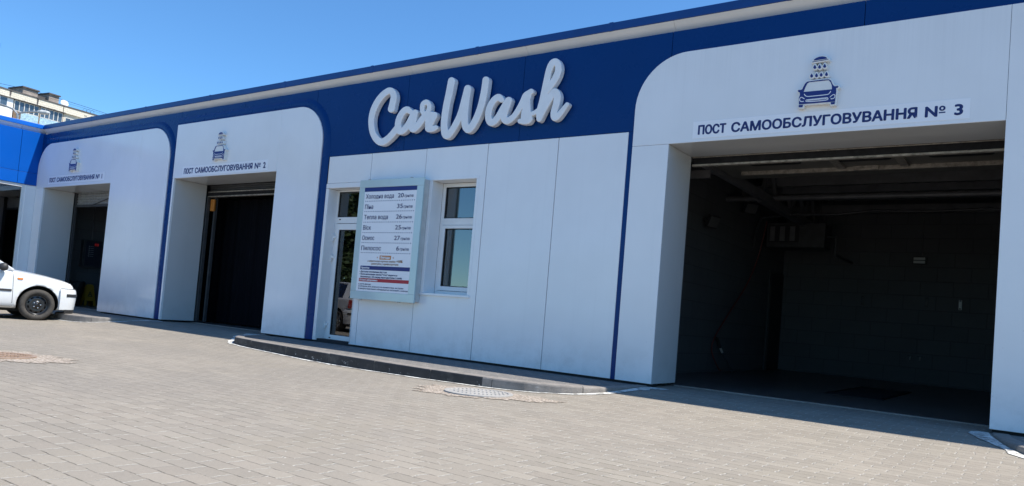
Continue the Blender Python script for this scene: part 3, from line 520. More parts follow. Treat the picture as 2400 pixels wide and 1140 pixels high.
# window
f = MB(); f.box(-7.79, -7.737, -.005, .25, .93, 2.665); f.box(-6.873, -6.825, -.005, .25, .93, 2.665); f.box(-7.79, -6.82, -.006, .25, 2.667, 2.705); f.box(-7.79, -6.82, -.03, .25, .895, .928)
surr = part(f, 'window_surround', M['white'], .002)
wf = MB(); wf.box(-7.735, -7.675, .25, .32, .93, 2.663); wf.box(-6.935, -6.875, .25, .32, .93, 2.663); wf.box(-7.674, -6.936, .25, .32, 2.605, 2.663); wf.box(-7.674, -6.936, .25, .32, 2.01, 2.115); wf.box(-7.674, -6.936, .25, .32, .93, .985)
win = part(wf, 'window', M['pvc'], .003)
sa = MB(); sa.box(-7.672, -7.615, .235, .3, .99, 2.005); sa.box(-6.995, -6.938, .235, .3, .99, 2.005); sa.box(-7.614, -6.996, .235, .3, .99, 1.055); sa.box(-7.614, -6.996, .235, .3, 1.955, 2.005); sa.build('sash', M['pvc'], win, .004)
pn = MB(); pn.box(-7.615, -6.995, .27, .276, 1.055, 1.955); pn.box(-7.675, -6.935, .285, .291, 2.115, 2.605); pn.build('pane', M['glass'], win)
gk = MB()
for x0, x1, z0, z1, y in ((-7.615, -6.995, 1.055, 1.955, .25), (-7.675, -6.935, 2.115, 2.605, .265)):
    gk.box(x0, x0 + .012, y, y + .012, z0, z1); gk.box(x1 - .012, x1, y, y + .012, z0, z1); gk.box(x0 + .012, x1 - .012, y, y + .012, z0, z0 + .012); gk.box(x0 + .012, x1 - .012, y, y + .012, z1 - .012, z1)
gk.build('gasket', M['gasket'], win)
bl = MB()
for k in range(9): bl.prism([(.315, 1.04 + k * .105), (.32, 1.04 + k * .105 + .05), (.315, 1.04 + k * .105 + .104), (.325, 1.04 + k * .105 + .104), (.325, 1.04 + k * .105)], -7.6, -6.9, 'x')
bl.box(-7.66, -6.9, .325, .335, 2.12, 2.26)
bl.build('blind', M['blind'], win)

# rooms behind
for x0, x1 in ((-22.3, -22.1), (-16.6, -15.9), (-11.1, -10.95), (-5.05, -4.9), (.5, .7)):
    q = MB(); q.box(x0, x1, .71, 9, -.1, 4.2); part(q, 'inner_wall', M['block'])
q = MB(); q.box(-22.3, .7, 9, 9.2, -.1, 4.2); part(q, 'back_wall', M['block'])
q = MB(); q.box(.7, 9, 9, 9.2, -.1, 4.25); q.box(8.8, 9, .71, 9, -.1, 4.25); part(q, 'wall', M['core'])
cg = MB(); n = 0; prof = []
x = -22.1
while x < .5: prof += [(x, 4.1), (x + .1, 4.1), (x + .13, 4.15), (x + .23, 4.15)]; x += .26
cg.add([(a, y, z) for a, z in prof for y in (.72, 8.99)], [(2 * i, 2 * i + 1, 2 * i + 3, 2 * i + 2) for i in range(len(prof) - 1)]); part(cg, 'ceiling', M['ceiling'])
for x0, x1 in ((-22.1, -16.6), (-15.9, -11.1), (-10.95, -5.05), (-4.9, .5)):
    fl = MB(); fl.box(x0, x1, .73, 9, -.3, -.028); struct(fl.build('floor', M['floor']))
th_ = MB()
for a, b in (O1, O2, O3): th_.box(a, b, .69, .735, -.3, -.026)
struct(th_.build('threshold', M['kerb']))
# steel under the ceiling of bay 3
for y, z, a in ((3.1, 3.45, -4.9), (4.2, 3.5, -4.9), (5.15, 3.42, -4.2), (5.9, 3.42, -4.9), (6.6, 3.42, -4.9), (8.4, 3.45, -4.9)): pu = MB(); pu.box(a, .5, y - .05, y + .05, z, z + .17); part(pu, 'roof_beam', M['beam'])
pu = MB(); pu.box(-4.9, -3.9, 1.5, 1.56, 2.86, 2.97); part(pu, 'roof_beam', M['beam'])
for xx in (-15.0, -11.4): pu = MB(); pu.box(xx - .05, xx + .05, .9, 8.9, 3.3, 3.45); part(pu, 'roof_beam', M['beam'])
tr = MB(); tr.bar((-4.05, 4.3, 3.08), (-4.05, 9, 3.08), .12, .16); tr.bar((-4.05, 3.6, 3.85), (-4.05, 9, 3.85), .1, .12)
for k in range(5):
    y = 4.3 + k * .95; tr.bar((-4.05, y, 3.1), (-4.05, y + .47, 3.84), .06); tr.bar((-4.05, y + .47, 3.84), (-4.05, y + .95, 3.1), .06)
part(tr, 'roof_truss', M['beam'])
# overhead doors
od = MB(); od.box(-3.84, -.39, .80, 2.45, 3.02, 3.06); D3 = part(od, 'overhead_door', mat('door_panel_paint', (.13, .125, .11), .5, var=.2, vscale=3))
q = MB(); q.box(-3.855, -.372, .74, .80, 2.88, 2.962); q.build('bottom_rail', M['matblack'], D3, .004)
q = MB(); q.box(-3.855, -.372, .734, .80, 2.852, 2.878); q.box(-3.855, -.372, .736, .79, 2.964, 2.976); q.build('edge_profile', M['dirtymetal'], D3, .003)
q = MB(); q.box(-3.6, -.4, 1.93, 1.98, 2.965, 3.019); q.box(-2.3, -2.2, .8, 1.93, 2.99, 3.018); q.box(-1.55, -1.45, .8, 1.93, 2.99, 3.018); q.box(-2.1, -1.8, 1.88, 1.93, 2.96, 3.017); q.build('crossbar', M['dirtymetal'], D3, .003)
for cx in (-3.0, -1.93, -.86):
    q = MB(); pl = []
    for sx, sy, a0 in ((1, 1, 0), (-1, 1, 90), (-1, -1, 180), (1, -1, 270)): pl += [(cx + sx * .26 + .07 * math.cos(math.radians(a0 + k * 15)), 1.42 + sy * .1 + .07 * math.sin(math.radians(a0 + k * 15))) for k in range(7)]
    q.prism(pl, 3.008, 3.019, 'z'); q.build('window', M['gasket'], D3)
for x in (-3.93, -.3): rl = MB(); rl.box(x - .04, x + .04, .80, 4.4, 2.98, 3.12); rl.box(x - .04, x + .04, .74, .80, 0, 2.98); rl.build('rail', M['beam'], D3)
od = MB()
for k in range(5): od.prism([(.80, 2.66 + k * .075), (.785, 2.68 + k * .075), (.785, 2.71 + k * .075), (.80, 2.732 + k * .075), (.82, 2.732 + k * .075), (.82, 2.66 + k * .075)], O1[0] - .02, O1[1] + .02, 'x')
D1 = part(od, 'overhead_door', M['metal'])
q = MB(); q.box(O1[0], O1[1], .765, .83, 2.60, 2.658); q.build('bottom_rail', M['darkmetal'], D1, .003)
q = MB(); q.tube([(-20.3, .76, 2.62), (-18.4, .76, 2.98)], .012, 6); q.build('tension_cable', M['darkmetal'], D1)
for x in (O1[0], O1[1] - .05): q = MB(); q.box(x, x + .05, .74, .80, 0, 2.97); q.build('rail', M['darkmetal'], D1)
od = MB()
for k in range(3): od.prism([(.82, 2.86 + k * .045), (.805, 2.875 + k * .045), (.805, 2.89 + k * .045), (.82, 2.904 + k * .045), (.84, 2.904 + k * .045), (.84, 2.86 + k * .045)], O2[0] - .02, O2[1] + .02, 'x')
D2 = part(od, 'overhead_door', M['darkmetal'])
q = MB(); q.box(O2[0], O2[1], .76, .84, 2.745, 2.815); q.build('bottom_rail', M['matblack'], D2, .003)
q = MB(); q.box(O2[0], O2[1], .755, .84, 2.817, 2.84); q.box(O2[0], O2[1], .755, .84, 2.72, 2.743); q.build('edge_profile', M['dirtymetal'], D2, .003)
for x in (O2[0], O2[1] - .05, -14.85): q = MB(); q.box(x, x + .05, .74 + (.1 if x == -14.85 else 0), .80 + (.1 if x == -14.85 else 0), 0, 2.72); q.build('rail', M['darkmetal'], D2)
# inner service door of bay 3
q = MB(); q.box(-4.899, -4.87, 7.95, 9.0 - .02, -.02, 2.14); DD = part(q, 'service_door_frame', M['darkmetal'], .004)
q = MB(); q.box(-4.885, -4.86, 8.02, 8.9, -.02, 2.08); q.build('door_leaf', M['dark'], DD, .004)
# office floor furniture is not seen; a dark curtain stands behind the glass door
q = MB(); pts = [(-10.05 + .05 * k, .62 + (.03 if k % 2 else -.03)) for k in range(7)]
q.add([(x, y, z) for x, y in pts for z in (.0, 2.6)], [(2 * i, 2 * i + 1, 2 * i + 3, 2 * i + 2) for i in range(6)]); part(q, 'curtain', M['darkmetal'])
# ---------------------------------------------------------------- script lettering sign
def front(v, y, ox=0, oz=0): return [(ox + p.x, y - p.z, oz + p.y) for p in v]      # x-y drawing stood up, facing -y
cw = thing('script_lettering_sign', 'raised white script lettering Car Wash on the blue band', 'lettering sign', (-7.2, 0, 3.2))
for key, nm in (('car', 'lettering'), ('wash', 'lettering')):
    L = [[(a / 1000, b / 1000) for a, b in l] for l in DATA[key]]
    v, f = curve_mesh(L, .034, .011, 2)
    m = MB(); m.add(front(v, -.062), f)
    o = m.build(nm, M['letter'], cw)
    v, f = curve_mesh(L, .004, 0); m = MB(); m.add(front(v, -.016), f); m.build('mounting_plate', M['boxgrey'], o)

# ---------------------------------------------------------------- emblem of a car under a shower, one over each bay
def emblem(ox, oz, label):
    e = thing('car_shower_emblem', label, 'emblem', (ox, 0, oz), 0, 'emblems above the three bays')
    for L in DATA['back']:
        big = len(L) > 40
        v, f = curve_mesh([[(a / 1000, b / 1000) for a, b in L]], .032, .006, 1)
        m = MB(); m.add(front(v, -.047, ox, oz), f); m.build('backing', M['iconwhite'], e)
    m = MB(); I = DATA['icon']
    def P(k): return [(a / 1000, b / 1000) for a, b in I[k]]
    for loops in ([P('body'), P('shield')], *[[P(k)] for k in I if k not in ('body', 'shield')]):
        v, f = curve_mesh(loops, .0012); m.add(front(v, -.0875, ox, oz), f)
    m.build('blue_print', M['navy'], e)
    m = MB()
    for k, L in DATA['iconl'].items():
        L = [Vector((a / 1000, b / 1000)) for a, b in L]; w_ = .0042 if k != 'gr3' else .003
        for a, b in zip(L[:-1], L[1:]):
            d = (b - a); d = d.normalized() if d.length > 1e-6 else Vector((1, 0)); n = Vector((-d.y, d.x)) * w_
            m.add([(ox + q.x, -.0905, oz + q.y) for q in (a - n, b - n, b + n, a + n)], [(0, 1, 2, 3)])
    m.build('white_lines', M['printwhite'], e)
    return e
E3 = emblem(-2.126, 3.528, 'largest white and blue car emblem, above the number 3 strip')
dup(E3, (-13.36, 0, 3.53), 'raised car and shower emblem above the number 2 strip')
E1 = dup(E3, (-19.5, 0, 3.59), 'smallest car and shower emblem, above the number 1 strip')
for o in COL.objects:
    if o.name.startswith('car_shower_emblem') and o.location.x < -5: o.location.y = -.03

# ---------------------------------------------------------------- name strips over the bays
def strip(x0, x1, z0, z1, tx0, tx1, num, y, label):
    t = thing('bay_name_sign', label, 'sign', (x0, y, z0), 0, 'bay name signs over the openings')
    m = MB(); m.box(x0, x1, y - .003, y - .0005, z0, z1); m.build('plate', M['signwhite'], t)
    m = MB(); zb = z0 + (z1 - z0) * .225; W = tx1 - tx0
    put_text(m, 'ПОСТ', tx0, tx0 + W * .126, zb, .108, y - .0042, 0, .06); put_text(m, 'САМООБСЛУГОВУВАННЯ', tx0 + W * .148, tx0 + W * .853, zb, .108, y - .0042, 0, .06)
    put_text(m, 'N', tx0 + W * .878, tx0 + W * .919, zb, .108, y - .0042, 0, .06); put_text(m, 'o', tx0 + W * .923, tx0 + W * .944, zb + .055, .072, y - .0042, 0, .06)
    m.box(tx0 + W * .923, tx0 + W * .944, y - .0042, y - .004, zb + .028, zb + .041); put_text(m, num, tx0 + W * (.972 if num != '1' else .978), tx1 if num != '1' else None, zb, .108, y - .0042, 0, .06); m.build('lettering', M['navy2'], t)
strip(-3.556, -.672, 3.018, 3.224, -3.49, -.731, '3', -.022, 'white strip with navy lettering ending in number 3')
strip(-14.70, -11.83, 3.01, 3.21, -14.635, -11.895, '2', -.05, 'white strip with navy lettering ending in number 2')
strip(-20.9, -18.0, 3.055, 3.26, -20.84, -18.06, '1', -.05, 'white strip with navy lettering ending in number 1')

# ---------------------------------------------------------------- price board
BX = -8.49
b = thing('price_board', 'tall framed price board hanging between door and window', 'price board', (BX, 0, .757))
m = MB(); m.box(-9.165, -7.80, -.118, -.001, .775, 2.675); m.build('housing', M['boxgrey'], b, .006)
m = MB()
for x0, x1, z0, z1 in ((-9.19, -7.78, 2.569, 2.693), (-9.19, -7.78, .757, .884), (-9.19, -9.07, .885, 2.568), (-7.913, -7.78, .885, 2.568)): m.box(x0, x1, -.150, -.122, z0, z1)
fr = m.build('frame', M['frameglass'], b, .003)
m = MB()
for x, z in ((-8.98, 2.697), (-8.05, 2.697), (-8.95, .752), (-8.1, .752)): m.box(x - .02, x + .02, -.154, -.118, z - .006, z + .006)
m.box(-7.82, -7.79, -.13, -.1, .80, .83); m.build('clip', M['metal'], fr, .002)
m = MB(); m.box(-9.069, -7.914, -.143, -.13, .886, 2.567); po = m.build('poster', M['signwhite'], b)
pr_ = MB(); Y1, Y2 = -.1442, -.1452
def rect(x0, x1, z0, z1, mi, y=Y1): pr_.quad((BX + x0, y, z0), (BX + x1, y, z0), (BX + x1, y, z1), (BX + x0, y, z1), mi=mi)
def txt(s, x0, x1, z, h, mi, bold=0., y=Y2): put_text(pr_, s, BX + x0, None if x1 is None else BX + x1, z, h, y, mi, bold)
rect(-.579, .576, 2.500, 2.567, 0)
rows = [('Холодна вода', .09, '20', 2.387, 2.345), ('Піна', -.352, '35', 2.218, 2.176), ('Тепла вода', .0, '26', 2.050, 2.003), ('Віск', -.36, '25', 1.880, 1.833), ('Осмос', -.262, '27', 1.713, 1.670), ('Пилосос', -.09, '6', 1.548, 1.508)]
for s, xr, n, z, zd in rows:
    txt(s, -.54, xr, z, .072, 1, .014); nw = .125 if len(n) == 2 else .06
    txt(n, .315 - nw - .012, .303, z + .005, .070, 1, .018); txt('грн/хв', .322, .512, z + .007, .046, 1, .015)
    for k in range(28):
        cx = -.535 + k * 1.075 / 27; pr_.add([(BX + cx + .0085 * math.cos(a), Y1, zd + .0085 * math.sin(a)) for a in lin(0, 2 * math.pi, 10)[:-1]], [tuple(range(10))], 1)
rect(-.104, .146, 1.404, 1.468, 2); txt('Вигода', -.082, .124, 1.420, .036, 4, .1)
for s in (-1, 1):
    cx = .021 + s * .175; rect(cx - .014, cx + .014, 1.432, 1.439, 2); rect(cx - .003, cx + .004, 1.421, 1.450, 2)
txt('з клієнтською карткою кешбек', -.37, .255, 1.362, .030, 3, .02); txt('+10%', .272, .405, 1.364, .037, 3, .08)
txt('(запитуйте у адміністратора)', -.28, .32, 1.318, .030, 3, .02)
rect(-.522, .570, 1.234, 1.296, 0); txt('Примітки:', -.50, -.31, 1.252, .026, 4, .09)
txt('• Доступно поповнення від 5 грн', -.53, .085, 1.190, .026, 1, .05); txt('• Після натискання кнопки "Стоп" надається', -.53, .318, 1.149, .026, 1, .05); txt('безоплатних 120 секунд паузи (доступно 5 разів)', -.50, .42, 1.108, .026, 1, .05)
rect(-.53, .570, 1.042, 1.096, 5); txt('В боксі заборонено:', -.51, -.105, 1.057, .026, 4, .09)
txt('1) миття двигуна', -.53, -.25, .990, .024, 1, .015); txt('2) обтирати авто, наносити чи заливати будь які рідини', -.53, .47, .955, .024, 1, .015); txt("3) використання іншого обладнання не пов'язаним з мийкою", -.53, .568, .917, .024, 1, .015)
pr_.build('printed_text', [M['navy'], M['navy2'], M['orange'], mat('brown_print', (.28, .12, .03), .5), M['printwhite'], M['red']], po, recalc=False)

# ---------------------------------------------------------------- adjoining wing at the far left
WX = -21.60
W_ = thing('adjoining_wing', 'bright blue sunlit wing with tall windows at left edge', 'building', (WX, -4, 0))
def wpart(mb, name, m, bevel=0, parent=None): return mb.build(name, m, parent or W_, bevel)
ws = [.104, -.5, -2.7, -4.9, -7.1, -9.3]
for a, b_ in zip(ws[:-1], ws[1:]):
    m = MB(); m.box(WX - .115, WX, b_ + .004, a - .004, 3.352, 4.432); wpart(m, 'fascia_panel', M['wingblue'], .003)
    m = MB(); m.prism([(WX + .02, 3.035), (WX + .003, 3.345), (WX - .05, 3.345), (WX - .05, 3.035)], a - .004, b_ + .004); wpart(m, 'lower_fascia', M['wingblue'], .002)
    m = MB(); m.prism([(WX - .002, 4.545), (WX - .112, 4.434), (WX - .2, 4.434), (WX - .2, 4.545)], a - .003, b_ + .003); wpart(m, 'eave_strip', M['strip'])
m = MB(); m.box(WX - .4, WX + .006, -9.3, -.008, 4.546, 4.66); wpart(m, 'roof_edge', M['wcap'], .008)
m = MB(); m.box(WX - 9, WX - .41, -9.3, .1, 4.45, 4.6); m.box(WX - .4, WX - .118, -9.3, -.0, 3.05, 4.43); wpart(m, 'roof', M['darkmetal'])
m = MB(); m.box(WX - .3, WX - .002, -.30, -.002, -.1, 3.03); wpart(m, 'wall_panel', M['white'], .02)
m = MB(); m.box(WX - 9, WX - 8.9, -9.3, .0, -.1, 4.4); m.box(WX - 8.9, WX - .31, -.1, .0, -.1, 4.4); m.box(WX - 8.9, WX - .1, -9.3, -9.2, -.1, 4.4); wpart(m, 'inner_wall', M['darkmetal'])
m = MB(); m.box(WX - 8.9, WX - .05, -9.2, -.1, -.2, -.05); struct(m.build('floor', M['floor']))
fm = MB()
for y in (-.33, -1.9, -3.5, -5.1, -6.7, -8.3): fm.box(WX - .1, WX - .02, y - .03, y + .03, -.05, 3.03)
fm.box(WX - .1, WX - .02, -9.2, -.36, 2.955, 3.03); fm.box(WX - .1, WX - .02, -9.2, -.36, -.1, .05)
wf = wpart(fm, 'window_wall', M['pvc'], .004)
m = MB(); m.box(WX - .065, WX - .058, -9.2, -.36, .05, 2.955); m.build('pane', M['glass'], wf)
m = MB(); m.box(WX - .7, WX - .45, -.80, -.56, -.05, 3.3); wpart(m, 'column', M['boxgrey'])
m = MB()
for z in (2.95, 2.78): m.tube([(WX - 1.6, -6, z), (WX - 1.6, -.3, z)], .012, 6)
wpart(m, 'light_rail', M['signwhite'])

# ---------------------------------------------------------------- apartment block beyond
AZ_ = math.radians(-8.5)
A = thing('apartment_building', 'cream tiled apartment block with glazed loggias behind the wash', 'building', (-107.6, 30.2, 0), math.pi / 2 - AZ_)
# local frame: x along the facade (to the right in the photo), y out of the wall away from the viewer
def apart(mb, name, m, bevel=0, parent=None):
    mw = A.matrix_world; mb.v = [tuple(mw @ Vector(p)) for p in mb.v]; return mb.build(name, m, parent or A, bevel)
M['timber'] = mat('weathered_brown_frame', (.20, .13, .08), .8, var=.3, vscale=2); M['oldwhite'] = mat('old_white_frame', (.62, .60, .55), .6, var=.15, vscale=1)
M['apglass'] = mat('loggia_window_glass', (.055, .085, .12), .12, spec=.8, var=.5, vscale=.8)
M['mosaic'] = mat('pale_blue_mosaic_parapet', (.33, .48, .56), .6, var=.45, vscale=5)
M['slab'] = mat('dark_roof_concrete', (.09, .08, .075), .8, var=.3, vscale=1)
m = MB(); m.box(-40, 45, .3, 13, -.3, 23.6); apart(m, 'wall', M['cream'])
for a, b_ in ((-30, -14), (-13.9, -6), (-5.93, -.75), (-.68, 2.62), (2.72, 6.05), (6.15, 12), (12.1, 20), (20.1, 40)):
    m = MB(); m.box(a, b_, 0, .29, 22.86, 23.72); apart(m, 'parapet_panel', M['cream'])
m = MB(); m.box(-40, 45, -.08, 13.1, 23.73, 23.86); m.box(-40, 6.3, -.35, .3, 22.78, 22.85); apart(m, 'roof', M['slab'])
m = MB()
for x, z0, z1 in ((-.72, 23.1, 23.72), (2.67, 22.95, 23.72)): m.prism([(x - .1, z0), (x + .08, z0 + .05), (x + .14, z1), (x - .12, z1)], -.012, .1)
for x in (1.0, 4.9): m.prism([(x - .25, 22.86), (x + .3, 22.86), (x + .1, 22.98), (x - .1, 22.96)], -.012, .05)
m.box(9.0, 9.35, -.012, .05, 23.2, 23.3); apart(m, 'dark_stain', M['slab'])
def loggia(x0, x1, n, zt, zb, fmat, broken=False):
    f = MB(); f.box(x0, x1, -.02, .05, zt - .07, zt); f.box(x0, x1, -.02, .05, zb, zb + .07)
    for k in range(n + 1): x = x0 + (x1 - x0) * k / n; f.box(x - .045, x + .045, -.03, .06, zb + .071, zt - .071)
    o = apart(f, 'loggia_window', fmat); p = MB()
    for k in range(n):
        a, b_ = x0 + (x1 - x0) * k / n + .05, x0 + (x1 - x0) * (k + 1) / n - .05
        p.box(a, b_, .03 + .015 * (k % 2), .06, zb + .07, zt - .07)
    apart(p, 'pane', M['apglass'], parent=o)
    return o
for lev in (0, -2.8, -5.6):
    loggia(-.12, 2.95, 5, 22.75 + lev, 21.4 + lev, M['oldwhite']); loggia(3.15, 6.05, 5, 22.75 + lev, 21.4 + lev, M['oldwhite'])
    m = MB(); m.box(-.15, .75, -.03, .28, 20.2 + lev, 21.38 + lev); m.box(2.98, 3.12, -.06, .28, 20.2 + lev, 22.77 + lev); m.box(6.08, 6.16, -.04, .28, 20.2 + lev, 22.77 + lev); apart(m, 'timber_panel', M['timber'])
    m = MB(); m.box(.77, 6.06, -.03, .28, 20.2 + lev, 21.38 + lev); apart(m, 'balcony_parapet', M['mosaic'])
    m = MB(); m.box(-6, -.3, -.05, .28, 20.0 + lev, 22.8 + lev); o = apart(m, 'white_balcony', M['pvc'])
    for a, b_ in ((-2.9, -2.0), (-1.85, -1.05)):
        m = MB(); m.box(a, b_, -.065, -.04, 21.5 + lev, 22.72 + lev); apart(m, 'window', M['apglass'], parent=o)
    m = MB(); m.box(6.6, 8.2, .27, .31, 20.9 + lev, 22.4 + lev); o = apart(m, 'window', M['oldwhite']); q = MB(); q.box(6.7, 7.35, .25, .275, 21.0 + lev, 22.3 + lev); q.box(7.45, 8.1, .25, .275, 21.0 + lev, 22.3 + lev); apart(q, 'pane', M['apglass'], parent=o)
for a, b_, y0, z in ((1.9, 3.85, 2.2, 25.3), (5.3, 6.65, 2.2, 25.45)):
    m = MB(); m.box(a, b_, y0, y0 + 3, 23.8, z - .16); o = apart(m, 'roof_shed', mat('roof_shed_brick', (.30, .25, .21), .9, var=.35, vscale=2)); q = MB(); q.box(a - .15, b_ + .12, y0 - .2, y0 + 3.2, z - .158, z); apart(q, 'roof_slab', M['slab'], parent=o)
m = MB(); m.box(3.9, 5.25, 2.6, 5, 23.8, 24.75); apart(m, 'roof_shed', M['slab'])
m = MB(); m.lathe([(0, .16), (.25, .13), (.42, .06), (.5, 0), (.42, .04), (.25, .1), (0, .13)], (6.45, .5, 24.25), (-.2, -1, .3), 20); apart(m, 'satellite_dish', M['signwhite'])
m = MB()
for k in range(3): m.tube([(9.2 + .55 * k + .27 * math.cos(a), .3, 23.85 + .5 * math.sin(a)) for a in lin(0, math.pi, 8)], .018, 5)
apart(m, 'roof_railing', M['darkmetal'])

# ---------------------------------------------------------------- street lamp, cables, blue drum sign
L_ = thing('street_lamp', 'thin grey two-armed street lamp rising behind the left wing', 'street lamp', (-36.16, 4.64, -.19))
m = MB(); m.tube([(-36.16, 4.64, -.19), (-36.16, 4.64, 7.35)], [.09, .055], 10); m.build('pole', M['metal'], L_)
m = MB(); m.tube([(-36.16, 4.64, 7.3), (-36.18, 4.62, 7.55), (-36.32, 4.52, 7.72), (-36.55, 4.35, 7.82), (-36.81, 4.16, 7.9), (-37.26, 3.83, 8.06)], .04, 8); m.tube([(-36.16, 4.64, 7.3), (-36.14, 4.66, 7.5), (-36.08, 4.7, 7.6), (-35.85, 4.87, 7.66), (-35.43, 5.15, 7.71)], .04, 8); m.build('arm', M['metal'], L_)
for a, b_ in (((-35.47, 5.12, 7.71), (-35.04, 5.43, 7.69)), ((-37.2, 3.87, 8.05), (-37.65, 3.55, 8.13))):
    m = MB(); m.tube([a, tuple(Vector(a).lerp(Vector(b_), .3)), tuple(Vector(a).lerp(Vector(b_), .8)), b_], [.05, .10, .085, .03], 10); m.build('lamp_head', M['boxgrey'], L_)
def cable(P, r, label):
    m = MB(); m.tube(smooth_path(P, 1.5), r, 6); tag(m.build('overhead_cable', M['cable']), label, 'cable', 'cables above the apartment block')
cable([(-76, 10.2, 16.9), (-69.08, 15.1, 15.86), (-66.62, 16.89, 15.42), (-64.55, 18.4, 14.87), (-62.14, 20.16, 14.18), (-59.72, 21.94, 13.36), (-50, 29, 10)], .015, 'upper of two thin black cables crossing above apartment roof')
cable([(-76, 10.2, 16.5), (-69.08, 15.1, 15.62), (-66.62, 16.89, 15.22), (-64.55, 18.4, 14.70), (-62.14, 20.16, 14.06), (-59.72, 21.94, 13.30), (-50, 29, 9.8)], .008, 'lower and thinner of two black cables above apartment roof')
D = thing('drum_sign', 'blue drum shaped sign on a pole at upper left edge', 'sign', (-34.95, 2.9, -.19))
m = MB(); m.lathe([(0, 0), (.30, 0), (.36, .03), (.36, .13), (0, .131)], (-34.95, 2.9, 9.62), (0, 0, 1), 28); m.build('base_ring', M['timber'], D)
m = MB(); m.lathe([(0, 0), (.37, .0), (.38, .05), (.37, .18), (.30, .28), (.17, .335), (0, .35)], (-34.95, 2.9, 9.755), (0, 0, 1), 28); m.build('drum', M['wcap'], D, smooth=True)
m = MB(); m.tube([(-34.95, 2.9, -.19), (-34.95, 2.9, 9.62)], .07, 10); m.build('pole', M['metal'], D)

# ---------------------------------------------------------------- things inside the bays
def flood(p, aim, label, wall):
    t = thing('floodlight', label, 'floodlight', p, 0, 'floodlights inside bay 3')
    P = Vector(p); a = Vector(aim).normalized(); u, v = frame_of(a); u, v = (Vector((0, 0, 1)).cross(a)).normalized(), a.cross(Vector((0, 0, 1)).cross(a)).normalized()
    def blk(c, su, sv, sa, name, m):
        q = MB(); vv = [c + u * i * su + v * j * sv + a * k * sa for i in (-1, 1) for j in (-1, 1) for k in (-1, 1)]
        q.add(vv, [(0, 1, 3, 2), (4, 6, 7, 5), (0, 4, 5, 1), (2, 3, 7, 6), (0, 2, 6, 4), (1, 5, 7, 3)]); return q.build(name, m, t, .006)
    blk(P, .15, .11, .03, 'body', M['dark']); blk(P + a * .033, .13, .09, .004, 'diffuser', M['floodlens'])
    q = MB(); q.tube([tuple(P - a * .03), tuple(wall)], .016, 8); q.build('bracket', M['darkmetal'], t)
flood((-4.72, 3.9, 2.60), (.9, -.2, -.35), 'black floodlight low on the left wall of bay 3', (-4.899, 3.9, 2.65))
flood((-4.6, 5.5, 3.10), (.8, -.5, -.5), 'small tilted floodlight under the pipe in bay 3', (-4.6, 5.5, 3.33))
# unit heater in the corner
h = thing('unit_heater', 'grey louvred unit heater hung in the back corner of bay 3', 'heater', (-4.2, 7.3, 2.6))
m = MB(); m.box(-4.75, -3.6, 7.1, 7.6, 2.55, 3.05); m.build('casing', M['darkmetal'], h, .01)
m = MB(); m.box(-4.71, -4.1, 7.085, 7.099, 2.65, 3.01); m.build('grille', M['dark'], h)
m = MB()
for k in range(3): m.box(-4.68 + k * .2, -4.58 + k * .2, 7.07, 7.084, 2.68, 2.98)
m.build('louvre', M['beam'], h)
for x in (-4.6, -3.75): m = MB(); m.tube([(x, 7.3, 3.05), (x, 7.3, 4.1)], .012, 6); m.build('hanger', M['darkmetal'], h)
m = MB(); m.tube([(-3.6, 7.35, 2.8), (-3.45, 7.35, 2.8), (-3.45, 7.35, 2.45), (-3.45, 8.99, 2.45)], .03, 8); m.build('feed_pipe', M['darkmetal'], h)
# pipes, cables
m = MB(); m.tube([(-4.88, 4.95, 3.18), (.4, 4.95, 3.18)], .05, 10); pp = tag(m.build('ceiling_pipe', M['beam']), 'pale straight pipe running under the ceiling of bay 3', 'pipe')
m = MB(); m.tube([(-4.85, 6.6, 2.5), (-4.8, 6.5, 2.75), (-4.6, 6.2, 3.02), (-4.0, 6.0, 3.05), (-3.2, 6.0, 3.04), (-2.6, 6.1, 3.12), (-1.6, 6.1, 3.1), (-.8, 6.1, 3.13), (.3, 6.1, 3.0)], .025, 8); tag(m.build('swing_arm_pipe', M['darkmetal']), 'bent dark pipe beneath the ceiling beams of bay 3', 'pipe')
m = MB(); m.tube(smooth_path([(-4.55, 6.4, 2.98), (-4.72, 6.55, 2.3), (-4.8, 6.2, 1.7), (-4.82, 5.3, 1.05), (-4.83, 4.72, .62), (-4.84, 4.62, .35), (-4.80, 4.9, .05), (-4.78, 5.0, .0)]), .011, 8)
tag(m.build('hose', M['hose']), 'thin red wash hose hanging along the left wall of bay 3', 'hose')
l = thing('spray_lance', 'black pressure washer lance leaning on the left wall of bay 3', 'spray lance', (-4.62, 5.2, -.028))
m = MB(); m.tube([(-4.86, 4.88, .60), (-4.80, 4.95, .42)], [.03, .024], 10); m.tube([(-4.86, 4.86, .6), (-4.78, 4.8, .54)], .014, 8); m.build('handle', M['dark'], l)
m = MB(); m.tube([(-4.80, 4.95, .42), (-4.62, 5.18, -.01)], .014, 8); m.build('tube', M['darkmetal'], l)
m = MB(); m.tube([(-4.80, 4.95, .41), (-4.77, 4.99, .33)], .021, 10); m.build('sleeve', M['lamp'], l)
